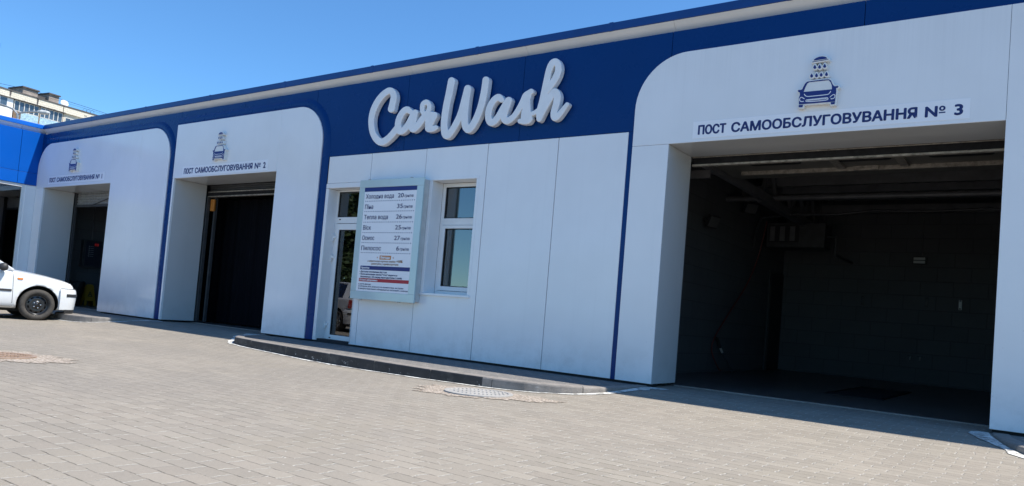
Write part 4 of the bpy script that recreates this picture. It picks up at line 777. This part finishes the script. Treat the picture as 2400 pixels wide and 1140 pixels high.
# wall lamp, holders and taps on the back wall of bay 3
l = thing('wall_lamp', 'square bulkhead lamp on the back wall of bay 3', 'wall lamp', (-2.14, 9, 2.45))
m = MB(); m.box(-2.27, -2.0, 8.9, 8.999, 2.45, 2.61); m.build('housing', M['darkmetal'], l, .01)
m = MB(); m.box(-2.24, -2.03, 8.885, 8.899, 2.54, 2.59); m.box(-2.24, -2.03, 8.885, 8.899, 2.47, 2.52); m.build('diffuser', M['lamp'], l)
m = MB(); m.tube([(-2.1, 8.985, 2.61), (-2.1, 8.985, 3.45)], .012, 6); m.build('conduit', M['beam'], l)
for i, (x, z, lab, mm) in enumerate(((-3.18, 1.64, 'leftmost of three narrow holders on the back wall of bay 3', M['darkmetal']), (-1.965, 1.67, 'dark slotted holder in the middle of the back wall', M['darkmetal']), (-1.365, 1.65, 'pale holder, brightest of three on the back wall', M['lamp']))):
    t = thing('mat_holder', lab, 'wall holder', (x, 9, z), 0, 'narrow holders on the back wall of bay 3')
    m = MB(); m.box(x - .028, x + .028, 8.96, 8.999, z - .1, z + .1); m.build('plate', mm, t, .004)
    m = MB(); m.box(x - .016, x + .016, 8.93, 8.959, z - .09, z - .07); m.box(x - .016, x + .016, 8.93, 8.959, z + .07, z + .09); m.build('jaw', M['dark'], t)
t = thing('wall_tap', 'pair of small taps low on the back wall of bay 3', 'tap', (-2.1, 9, .5))
for dx in (0, .18): m = MB(); m.tube([(-2.2 + dx, 8.998, .52), (-2.2 + dx, 8.93, .52), (-2.2 + dx, 8.92, .46)], .012, 8); m.build('spout', M['metal'], t)
m = MB(); m.box(-2.25, -2.15, 8.92, 8.94, .535, .55); m.box(-2.07, -1.97, 8.92, 8.94, .535, .55); m.build('handle', M['dark'], t)
t = thing('floor_grate', 'dark drain grate set in the floor of bay 3', 'grate', (-2.05, 4, -.03))
m = MB(); m.box(-2.45, -2.40, 2.6, 5.4, -.027, -.016); m.box(-1.75, -1.70, 2.6, 5.4, -.027, -.016); m.box(-2.399, -1.751, 2.6, 2.65, -.027, -.016); m.box(-2.399, -1.751, 5.35, 5.4, -.027, -.016); m.build('frame', M['matblack'], t)
m = MB()
for k in range(40): m.box(-2.395, -1.755, 2.67 + k * .067, 2.70 + k * .067, -.027, -.019)
m.build('slats', M['matblack'], t)
# bay 1: payment terminal, bin, wet floor sign
t = thing('payment_terminal', 'dark wall terminal with red digits inside bay 1', 'terminal', (-22.1, 1.75, 1.05))
m = MB(); m.box(-22.098, -21.93, 1.44, 1.98, 1.05, 1.82); m.build('cabinet', M['darkmetal'], t, .01)
m = MB(); m.box(-21.929, -21.92, 1.5, 1.92, 1.1, 1.78); m.build('front_panel', mat('terminal_panel', (.03, .035, .05), .3), t)
m = MB()
for k in range(6): m.box(-21.919, -21.912, 1.58, 1.61, 1.36 + k * .055, 1.375 + k * .055); m.box(-21.919, -21.914, 1.63, 1.72, 1.364 + k * .055, 1.371 + k * .055)
m.build('button', M['switch'], t)
m = MB()
for y in (1.74, 1.80):
    for a, b_, c_, d_ in ((0, .035, .06, .066), (0, .035, 0, .006), (0, .006, .007, .059), (.029, .035, .007, .059)): m.box(-21.919, -21.915, y + a, y + b_, 1.67 + c_, 1.67 + d_)
m.build('digital_display', M['led'], t)
m = MB(); m.tube([(-22.07, 1.72, 1.82), (-22.07, 1.70, 2.9)], .02, 6); m.build('conduit', M['beam'], t)
t = thing('wet_floor_sign', 'yellow folding wet floor sign standing inside bay 1', 'floor sign', (-21.75, 1.65, -.028))
for s in (0, 1):
    m = MB(); x0, x1 = (-21.68, -21.80) if s == 0 else (-21.96, -21.83)
    o3 = [(1.50, .0), (1.56, .0), (1.58, .14), (1.74, .14), (1.76, .0), (1.82, .0), (1.76, .56), (1.72, .60), (1.60, .60), (1.56, .56)]
    v = [(x0 + (x1 - x0) * z / .6 + dx, y, z - .026) for dx in (0, .012) for y, z in o3]; n = len(o3)
    m.add(v, [tuple(range(n)), tuple(range(2 * n - 1, n - 1, -1))] + [(i, i + n, (i + 1) % n + n, (i + 1) % n) for i in range(n)]); m.build('panel', M['yellow'], t)
m = MB()
def fp(y, z): return (-21.68 - .12 * z / .6 + .0135, y, z - .026)
T3 = [(1.59, .26), (1.73, .26), (1.66, .42)]; T4 = [(1.622, .28), (1.698, .28), (1.66, .37)]
m.add([fp(*q) for q in T3 + T4], [(0, 1, 4, 3), (1, 2, 5, 4), (2, 0, 3, 5)]); m.add([fp(*q) for q in ((1.65, .3), (1.67, .3), (1.68, .33), (1.64, .335))], [(0, 1, 2, 3)]); m.build('warning_mark', M['dark'], t)
t = thing('waste_bin', 'black lined waste bin beside the yellow sign in bay 1', 'waste bin', (-21.75, 1.2, -.028))
m = MB(); m.lathe([(0, 0), (.17, 0), (.215, .62), (.2, .62), (.16, .02), (0, .06)], (-21.7, 1.22, -.026), (0, 0, 1), 20); m.build('body', M['dark'], t)
m = MB(); n = 28
m.add([(-21.7 + r * (1 + .05 * math.sin(5 * a) + .03 * math.sin(11 * a + i)) * math.cos(a), 1.22 + r * (1 + .05 * math.sin(5 * a)) * math.sin(a), -.026 + z + .015 * math.sin(7 * a + i)) for i, (r, z) in enumerate(((.225, .46), (.245, .56), (.25, .63), (.225, .665), (.18, .62))) for a in lin(0, 2 * math.pi, n)[:-1]],
      [(i * n + k, i * n + (k + 1) % n, (i + 1) * n + (k + 1) % n, (i + 1) * n + k) for i in range(4) for k in range(n)]); m.build('liner', M['gasket'], t)
# bay 2: navy tarpaulin curtain
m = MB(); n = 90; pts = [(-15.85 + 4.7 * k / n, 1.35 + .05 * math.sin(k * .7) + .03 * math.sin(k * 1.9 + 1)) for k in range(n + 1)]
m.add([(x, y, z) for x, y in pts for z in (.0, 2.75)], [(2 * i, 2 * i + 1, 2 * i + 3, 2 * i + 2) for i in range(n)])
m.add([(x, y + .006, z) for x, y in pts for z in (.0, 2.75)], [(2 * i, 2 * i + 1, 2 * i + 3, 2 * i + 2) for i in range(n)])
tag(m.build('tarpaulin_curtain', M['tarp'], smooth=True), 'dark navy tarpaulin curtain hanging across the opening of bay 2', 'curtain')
m = MB(); m.box(-14.93, -14.80, .8, .87, 2.42, 2.68); tag(m.build('signal_box', M['orange'], bevel=.01), 'small orange red box on the door rail of bay 2', 'signal box')
# ---------------------------------------------------------------- white hatchback nosing up to the kerb
th = math.radians(11); rz = math.pi / 2 - th
root = Vector((-16.28, -1.88, -.19)) - Vector((math.sin(rz), -math.cos(rz), 0)) * .80
CAR = thing('parked_hatchback', 'white hatchback with a black steel front wheel at left edge', 'car', root, rz)
MW = CAR.matrix_world.copy(); CARP = []
def cpart(mb, name, m, parent=None, bevel=0, smooth=False):
    mb.v = [tuple(MW @ Vector(p)) for p in mb.v]; return mb.build(name, m, parent or CAR, bevel, smooth)
M['paintw'] = mat('white_car_paint', (.70, .72, .73), .3, spec=.5, coat=.6, var=.03, vscale=2)
M['arch'] = mat('wheel_arch_black', (.01, .01, .01), .9); M['tyre'] = mat('dusty_tyre_rubber', (.055, .050, .044), .85, var=.3, vscale=12, bump=.002, bscale=70)
M['steelrim'] = mat('black_steel_rim', (.02, .021, .023), .28, metal=.3, coat=.3); M['alloy'] = mat('silver_wheel_cover', (.55, .56, .57), .25, metal=.8)
M['carglass'] = mat('car_window_glass', (.02, .025, .028), .05, spec=.8); M['trimblack'] = mat('black_car_trim', (.03, .03, .032), .55, var=.25, vscale=20)
M['amber'] = mat('amber_lens', (.75, .22, .02), .15, coat=.5); M['tail'] = mat('red_tail_lens', (.4, .01, .01), .15, coat=.5); M['headl'] = mat('headlight_lens', (.6, .62, .63), .08, spec=.8, coat=1)
st = [  # x, bottom, half width, shoulder z, centre top z
    (.80, .30, .50, .55, .60), (.765, .22, .68, .66, .72), (.70, .21, .765, .735, .80), (.55, .205, .82, .775, .845), (.37, .20, .845, .805, .875), (.1, .20, .86, .845, .925), (-.2, .20, .864, .88, .96), (-.48, .20, .866, .915, 1.0),
    (-.62, .20, .866, .93, 1.0), (-1.0, .20, .868, .945, .965), (-1.7, .20, .868, .955, .965), (-2.3, .20, .866, .965, .975), (-2.8, .21, .852, .975, .985), (-3.1, .23, .825, .975, .99), (-3.26, .25, .79, .94, .96), (-3.33, .30, .70, .80, .82)]
def ring(x, zb, hw, zs, zt):
    h = [(0, zb), (hw * .80, zb), (hw * .95, zb + .04), (hw * .985, zb + .14), (hw, .47), (hw * .998, .62 if zs > .7 else .45), (hw * .985, zs - .03), (hw * .955, zs + .012), (hw * .80, zs + (zt - zs) * .55), (hw * .4, zt - .008), (0, zt)]
    return h + [(-a, b) for a, b in reversed(h[1:-1])]
st = [(x * .86 if x > .3 else x, *r) for x, *r in st]
m = MB(); R_ = [ring(*s[0:]) for s in st]; n = len(R_[0])
m.add([(s[0], y, z) for s, r in zip(st, R_) for y, z in r], [(i * n + k, i * n + (k + 1) % n, (i + 1) * n + (k + 1) % n, (i + 1) * n + k) for i in range(len(st) - 1) for k in range(n)])
m.f += [tuple(range(n)), tuple(range((len(st) - 1) * n, len(st) * n))]; m.m += [0, 0]
body = cpart(m, 'body', [M['paintw'], M['arch']], smooth=True)
sub = body.modifiers.new('sub', 'SUBSURF'); sub.levels = 2; sub.render_levels = 2
c = MB()
for x in (0, -2.51):
    for s in (-1, 1): c.lathe([(0, 0), (.365, 0), (.365, .45), (0, .45)], (x, s * .50, .325), (0, s, 0), 40)
c.m = [1] * len(c.f)
cut = cpart(c, 'cutter', [M['paintw'], M['arch']])
bo = body.modifiers.new('arch', 'BOOLEAN'); bo.object = cut; bo.operation = 'DIFFERENCE'; bo.solver = 'EXACT'
dg = bpy.context.evaluated_depsgraph_get(); dg.update()
me = bpy.data.meshes.new_from_object(body.evaluated_get(dg)); body.modifiers.clear(); body.data = me; bpy.data.objects.remove(cut)
for q in me.polygons: q.use_smooth = q.material_index == 0
bm = bmesh.new(); bm.from_mesh(me); bt = BVHTree.FromBMesh(bm); bm.free()
def onside(x, z, s=-1, off=0.):
    h = bt.ray_cast(Vector((x, s * 3, z)), Vector((0, -s, 0)))[0]; return (x, (h.y if h else s * .8) + s * off, z)
# bumpers: a shell swept round the ends
def bumper(pl, prof, name, mm, sgn, parent=None, off=0):
    m = MB(); P = smooth_path([Vector(p) for p in pl], .05); nn = len(prof); v = []
    for i, p in enumerate(P):
        d = (P[min(i + 1, len(P) - 1)] - P[max(i - 1, 0)]).normalized(); nrm = Vector((-d.y, d.x)) * sgn
        v += [(p.x + nrm.x * (o + off), p.y + nrm.y * (o + off), z) for o, z in prof]
    m.add(v, [(i * nn + k, i * nn + (k + 1) % nn, (i + 1) * nn + (k + 1) % nn, (i + 1) * nn + k) for i in range(len(P) - 1) for k in range(nn)]); m.f += [tuple(range(nn)), tuple(range((len(P) - 1) * nn, len(P) * nn))]; m.m += [0, 0]
    return cpart(m, name, mm, parent, smooth=False)
fp_ = [(.375, -.868), (.48, -.856), (.60, -.80), (.685, -.66), (.725, -.40), (.738, 0), (.725, .40), (.685, .66), (.60, .80), (.48, .856), (.375, .868)]
rp_ = [(-2.90, -.855), (-3.08, -.84), (-3.24, -.77), (-3.33, -.6), (-3.36, 0), (-3.33, .6), (-3.24, .77), (-3.08, .84), (-2.90, .855)]
bp_ = [(-.04, .24), (.0, .24), (.012, .34), (.022, .48), (.02, .58), (.004, .645), (-.02, .665), (-.06, .66)]
for pl, sg in ((fp_, -1), (rp_, 1)):
    o = bumper(pl, bp_, 'bumper', M['paintw'], sg)
    for q in o.data.polygons: q.use_smooth = True
    o.modifiers.new('es', 'EDGE_SPLIT').split_angle = math.radians(40)
    bumper([p for p in pl if abs(p[1]) < .84 or True][1:-1], [(.018, .505), (.032, .508), (.034, .53), (.032, .562), (.016, .566)], 'rub_strip', M['trimblack'], sg, o)
    g_ = MB(); g_.tube([(p[0], p[1] * 1.004, .668) for p in [tuple(q) for q in smooth_path([Vector(z) for z in pl], .06)]], .006, 6); cpart(g_, 'bumper_gap', M['arch'], o)
    bumper(pl[1:-1], [(-.03, .18), (-.015, .17), (.006, .245), (-.03, .25)], 'lower_spoiler', M['trimblack'], sg, o)
# greenhouse
gh = MB()
belt = [(-.50, .60, 1.005), (-.62, .78, .965), (-1.4, .805, .965), (-2.3, .80, .975), (-2.95, .75, .985), (-3.24, .60, .985)]
roof = [(-1.18, .50, 1.405), (-1.28, .575, 1.40), (-1.7, .60, 1.425), (-2.3, .595, 1.42), (-2.85, .565, 1.375), (-3.0, .47, 1.36)]
nb = len(belt); vv = [(x, -y, z) for x, y, z in belt] + [(x, y, z) for x, y, z in reversed(belt)]; vr = [(x, -y, z) for x, y, z in roof] + [(x, y, z) for x, y, z in reversed(roof)]
gh.add(vv + vr, [(k, (k + 1) % (2 * nb), (k + 1) % (2 * nb) + 2 * nb, k + 2 * nb) for k in range(2 * nb)] + [tuple(range(2 * nb, 4 * nb))])
cpart(gh, 'window', M['carglass'])
rf = MB(); rows_ = []
for x, hw, z in [(-1.13, .47, 1.395), (-1.2, .56, 1.41), (-1.45, .605, 1.43), (-1.9, .615, 1.442), (-2.4, .61, 1.435), (-2.85, .58, 1.395), (-3.03, .5, 1.365)]:
    rows_.append([(x, hw * t, z + .022 * (1 - t * t) - (.018 if abs(t) > .95 else 0)) for t in (-1, -.8, -.4, 0, .4, .8, 1)])
k7 = 7; rf.add([p for r in rows_ for p in r], [(i * k7 + j, i * k7 + j + 1, (i + 1) * k7 + j + 1, (i + 1) * k7 + j) for i in range(6) for j in range(6)])
o = cpart(rf, 'roof', M['paintw'], smooth=True); o.modifiers.new('s', 'SOLIDIFY').thickness = .03
pl_ = MB()
for s in (-1, 1):
    pl_.bar((-.45, s * .80, .955), (-1.2, s * .565, 1.42), .06, .05); pl_.bar((-1.2, s * .57, 1.415), (-2.9, s * .58, 1.395), .05, .05)
    pl_.bar((-1.72, s * .812, .95), (-1.8, s * .61, 1.42), .10, .03); pl_.bar((-2.78, s * .775, .96), (-2.72, s * .58, 1.41), .22, .05); pl_.bar((-3.18, s * .69, .98), (-2.98, s * .53, 1.38), .12, .06)
cpart(pl_, 'pillar', M['paintw'], bevel=.012)
# wheels
def wheel(x, s, cover):
    m = MB(); o = Vector((x, s * .845, .31)); ax = (0, -s, 0)      # h = 0 at the outer face, inward positive
    prof = [(.205, .03), (.212, .008), (.245, -.006), (.28, .0), (.300, .02), (.309, .045), (.311, .10), (.309, .155), (.295, .185), (.22, .19), (.20, .16)]
    m.lathe(prof, o, ax, 48, close=True)
    w_ = cpart(m, 'wheel', M['tyre'], smooth=True); w_.modifiers.new('es', 'EDGE_SPLIT').split_angle = math.radians(50)
    r_ = MB()
    if not cover:
        prof = [(.207, .03), (.207, .022), (.196, .026), (.19, .05), (.178, .062), (.165, .058), (.138, .05), (.115, .045), (.085, .055), (.072, .05), (.055, .035), (.04, .035), (.036, .03), (0, .028)]
        N = 80; u, v = frame_of(Vector(ax)); vs = [o + Vector(ax) * h + (u * math.cos(k * 2 * math.pi / N) + v * math.sin(k * 2 * math.pi / N)) * r for r, h in prof for k in range(N)]
        fs = [(i * N + k, i * N + (k + 1) % N, (i + 1) * N + (k + 1) % N, (i + 1) * N + k) for i in range(len(prof) - 1) for k in range(N) if not (i in (5,) and k % 8 in (2, 3, 4, 5))]
        r_.add(vs, fs)
        rim = cpart(r_, 'rim', M['steelrim'], w_, smooth=True)
        bk = MB(); bk.lathe([(.2, .1), (0, .1)], o, ax, 40); cpart(bk, 'brake_disc', M['arch'], w_)
        nu = MB()
        for k in range(5): a = 2 * math.pi * k / 5; p = o + (u * math.cos(a) + v * math.sin(a)) * .062; nu.lathe([(0, .02), (.012, .022), (.013, .05)], p, ax, 8)
        cpart(nu, 'bolt', M['alloy'], w_)
    else:
        r_.lathe([(.207, .03), (.205, .005), (.19, .02), (.18, .05), (0, .05)], o, ax, 48)
        u, v = frame_of(Vector(ax))
        for k in range(10):
            a = 2 * math.pi * k / 10
            for da in (-.09, .09): r_.bar(o + Vector(ax) * .02 + (u * math.cos(a) + v * math.sin(a)) * .05, o + Vector(ax) * .02 + (u * math.cos(a + da) + v * math.sin(a + da)) * .195, .018, .025)
        r_.lathe([(.07, .05), (.065, .005), (0, -.003)], o, ax, 24); cpart(r_, 'rim', M['alloy'], w_)
wheel(0, -1, False); wheel(0, 1, False); wheel(-2.51, -1, True); wheel(-2.51, 1, True)
# arch lips, mouldings, lamps, mirrors
for s in (-1, 1):
    g_ = MB()
    for xx, z0, z1 in ((-.43, .26, .95), (-1.74, .26, .96)): g_.tube([onside(xx - .04 * (z - .3) if xx > -1 else xx, z, s, -.001) for z in lin(z0, z1, 10)], .0045, 6)
    g_.tube([onside(x, .255, s, -.001) for x in lin(-.44, -2.05, 10)], .004, 6); cpart(g_, 'door_gap', M['arch'])
    q = MB()
    for a, b_ in ((-.46, -1.72), (-1.76, -2.1)):
        X = lin(a, b_, 8); q.add([p for x in X for p in (onside(x, .545, s, .0), onside(x, .550, s, .014), onside(x, .582, s, .014), onside(x, .588, s, .0))], [(i * 4 + k, i * 4 + k + 1, i * 4 + 5 + k, i * 4 + 4 + k) for i in range(8) for k in range(3)] + [(0, 1, 2, 3), (32, 33, 34, 35)])
    cpart(q, 'side_moulding', M['trimblack'])
    q = MB(); c0 = Vector(onside(-.335, .80, s, .0)); q.add([(c0.x + .05 * a * (1 if b_ == 0 else .8), c0.y + s * b_, c0.z + .019 * e * (1 if b_ == 0 else .8)) for b_ in (0, .012) for a, e in ((-1, -.6), (-.8, -1), (.8, -1), (1, -.6), (1, .6), (.8, 1), (-.8, 1), (-1, .6))], [tuple(range(8, 16))] + [(i, (i + 1) % 8, (i + 1) % 8 + 8, i + 8) for i in range(8)]); cpart(q, 'side_indicator', M['amber'])
    q = MB(); q.lathe([(0, 0), (.05, .01), (.075, .05), (.078, .12), (.06, .155), (0, .16)], (-.62, s * .86, 1.0), (-.25, s, .05), 20); cpart(q, 'mirror', M['trimblack'], smooth=True)
    q = MB(); q.bar(onside(-1.55, .83, s, .015), onside(-1.68, .83, s, .015), .03, .03); cpart(q, 'door_handle', M['trimblack'], bevel=.006)
    q = MB(); q.add([(.605, s * .70, .675), (.67, s * .52, .67), (.695, s * .34, .67), (.665, s * .34, .77), (.64, s * .52, .78), (.57, s * .70, .775)], [(0, 1, 2, 3, 4, 5)]); o = cpart(q, 'headlight', M['headl']); o.modifiers.new('s', 'SOLIDIFY').thickness = .04
    q = MB(); q.add([(-3.20, s * .80, .70), (-3.06, s * .838, .70), (-3.08, s * .832, .94), (-3.20, s * .80, .93), (-3.29, s * .66, .92), (-3.32, s * .66, .70)], [(0, 1, 2, 3), (0, 3, 4, 5)]); o = cpart(q, 'tail_light', M['tail']); o.modifiers.new('s', 'SOLIDIFY').thickness = -.02
q = MB(); q.box(.67, .712, -.30, .30, .672, .74); cpart(q, 'grille', M['trimblack'], bevel=.01)
q = MB(); q.box(-2.9, .3, -.6, .6, .16, .22); cpart(q, 'underbody', M['arch'])

# ---------------------------------------------------------------- silver hatchback behind it: the photograph shows it mirrored in the glass door
M['silver'] = mat('silver_car_paint', (.66, .67, .68), .3, metal=.1, coat=.6)
def copy_tree(o, parent=None):
    k = o.copy(); COL.objects.link(k)
    if parent: k.parent = parent
    for ch in list(o.children): copy_tree(ch, k)
    return k
C2 = copy_tree(CAR); C2['label'] = 'silver hatchback outside the frame, mirrored in the glass door'
hd_ = math.radians(190); right = Vector((math.sin(hd_), -math.cos(hd_), 0)); fwd = Vector((math.cos(hd_), math.sin(hd_), 0))
C2.location = Vector((-16.62, -5.80, -.19)) - right * .80 + fwd * 2.51; C2.rotation_euler = (0, 0, hd_)
for ch in C2.children_recursive:
    for sl in ch.material_slots:
        if sl.material == M['paintw']: sl.link = 'OBJECT'; sl.material = M['silver']
        elif sl.material == M['steelrim']: sl.link = 'OBJECT'; sl.material = M['alloy']
# ---------------------------------------------------------------- unseen trees added across the yard so the door glass mirrors dark
M['bark'] = mat('tree_bark', (.10, .075, .055), .9, var=.3, vscale=6); M['leaf'] = mat('tree_leaf', (.045, .075, .022), .7, var=.45, vscale=1.2)
def tree(x, y, h, label):
    t = thing('added_reflection_tree', label, 'tree', (x, y, -.19), 0, 'unseen trees added for dark door reflections')
    m = MB(); m.tube([(x, y, -.19), (x + .1, y, h * .3), (x, y + .1, h * .6)], [.24, .18, .08], 10)
    tips = []
    for k in range(7):
        a = k * 2.4; e = Vector((x + math.cos(a) * h * .22, y + math.sin(a) * h * .22, h * (.16 + .105 * k))); tips.append(e); m.tube([(x, y, h * (.22 + .05 * k)), tuple(Vector((x, y, h * .35)).lerp(e, .6)), tuple(e)], [.09, .06, .02], 6)
    m.build('trunk', M['bark'], t)
    c = MB()
    for k in range(6500):
        e = rnd.choice(tips); d = Vector((rnd.gauss(0, 1), rnd.gauss(0, 1), rnd.gauss(0, .8))).normalized() * h * .21 * rnd.random() ** .4; p = e + d + Vector((0, 0, h * .06))
        u, v = frame_of(Vector((rnd.gauss(0, 1), rnd.gauss(0, 1), rnd.gauss(0, 1)))); s = rnd.uniform(.14, .28)
        c.quad(p - u * s, p + v * s * .6, p + u * s, p - v * s * .6)
    c.build('crown', M['leaf'], t, recalc=False)
for x, y, h, l in ((-41, -25.5, 12, 'unseen broad tree added to darken the door glass, nearest to the parked cars'), (-47, -31.5, 13, 'unseen tall tree added to darken the door glass, farthest from the wash'), (-46, -23.5, 11, 'unseen bushy tree added to darken the door glass beyond the left wing')): tree(x, y, h, l)
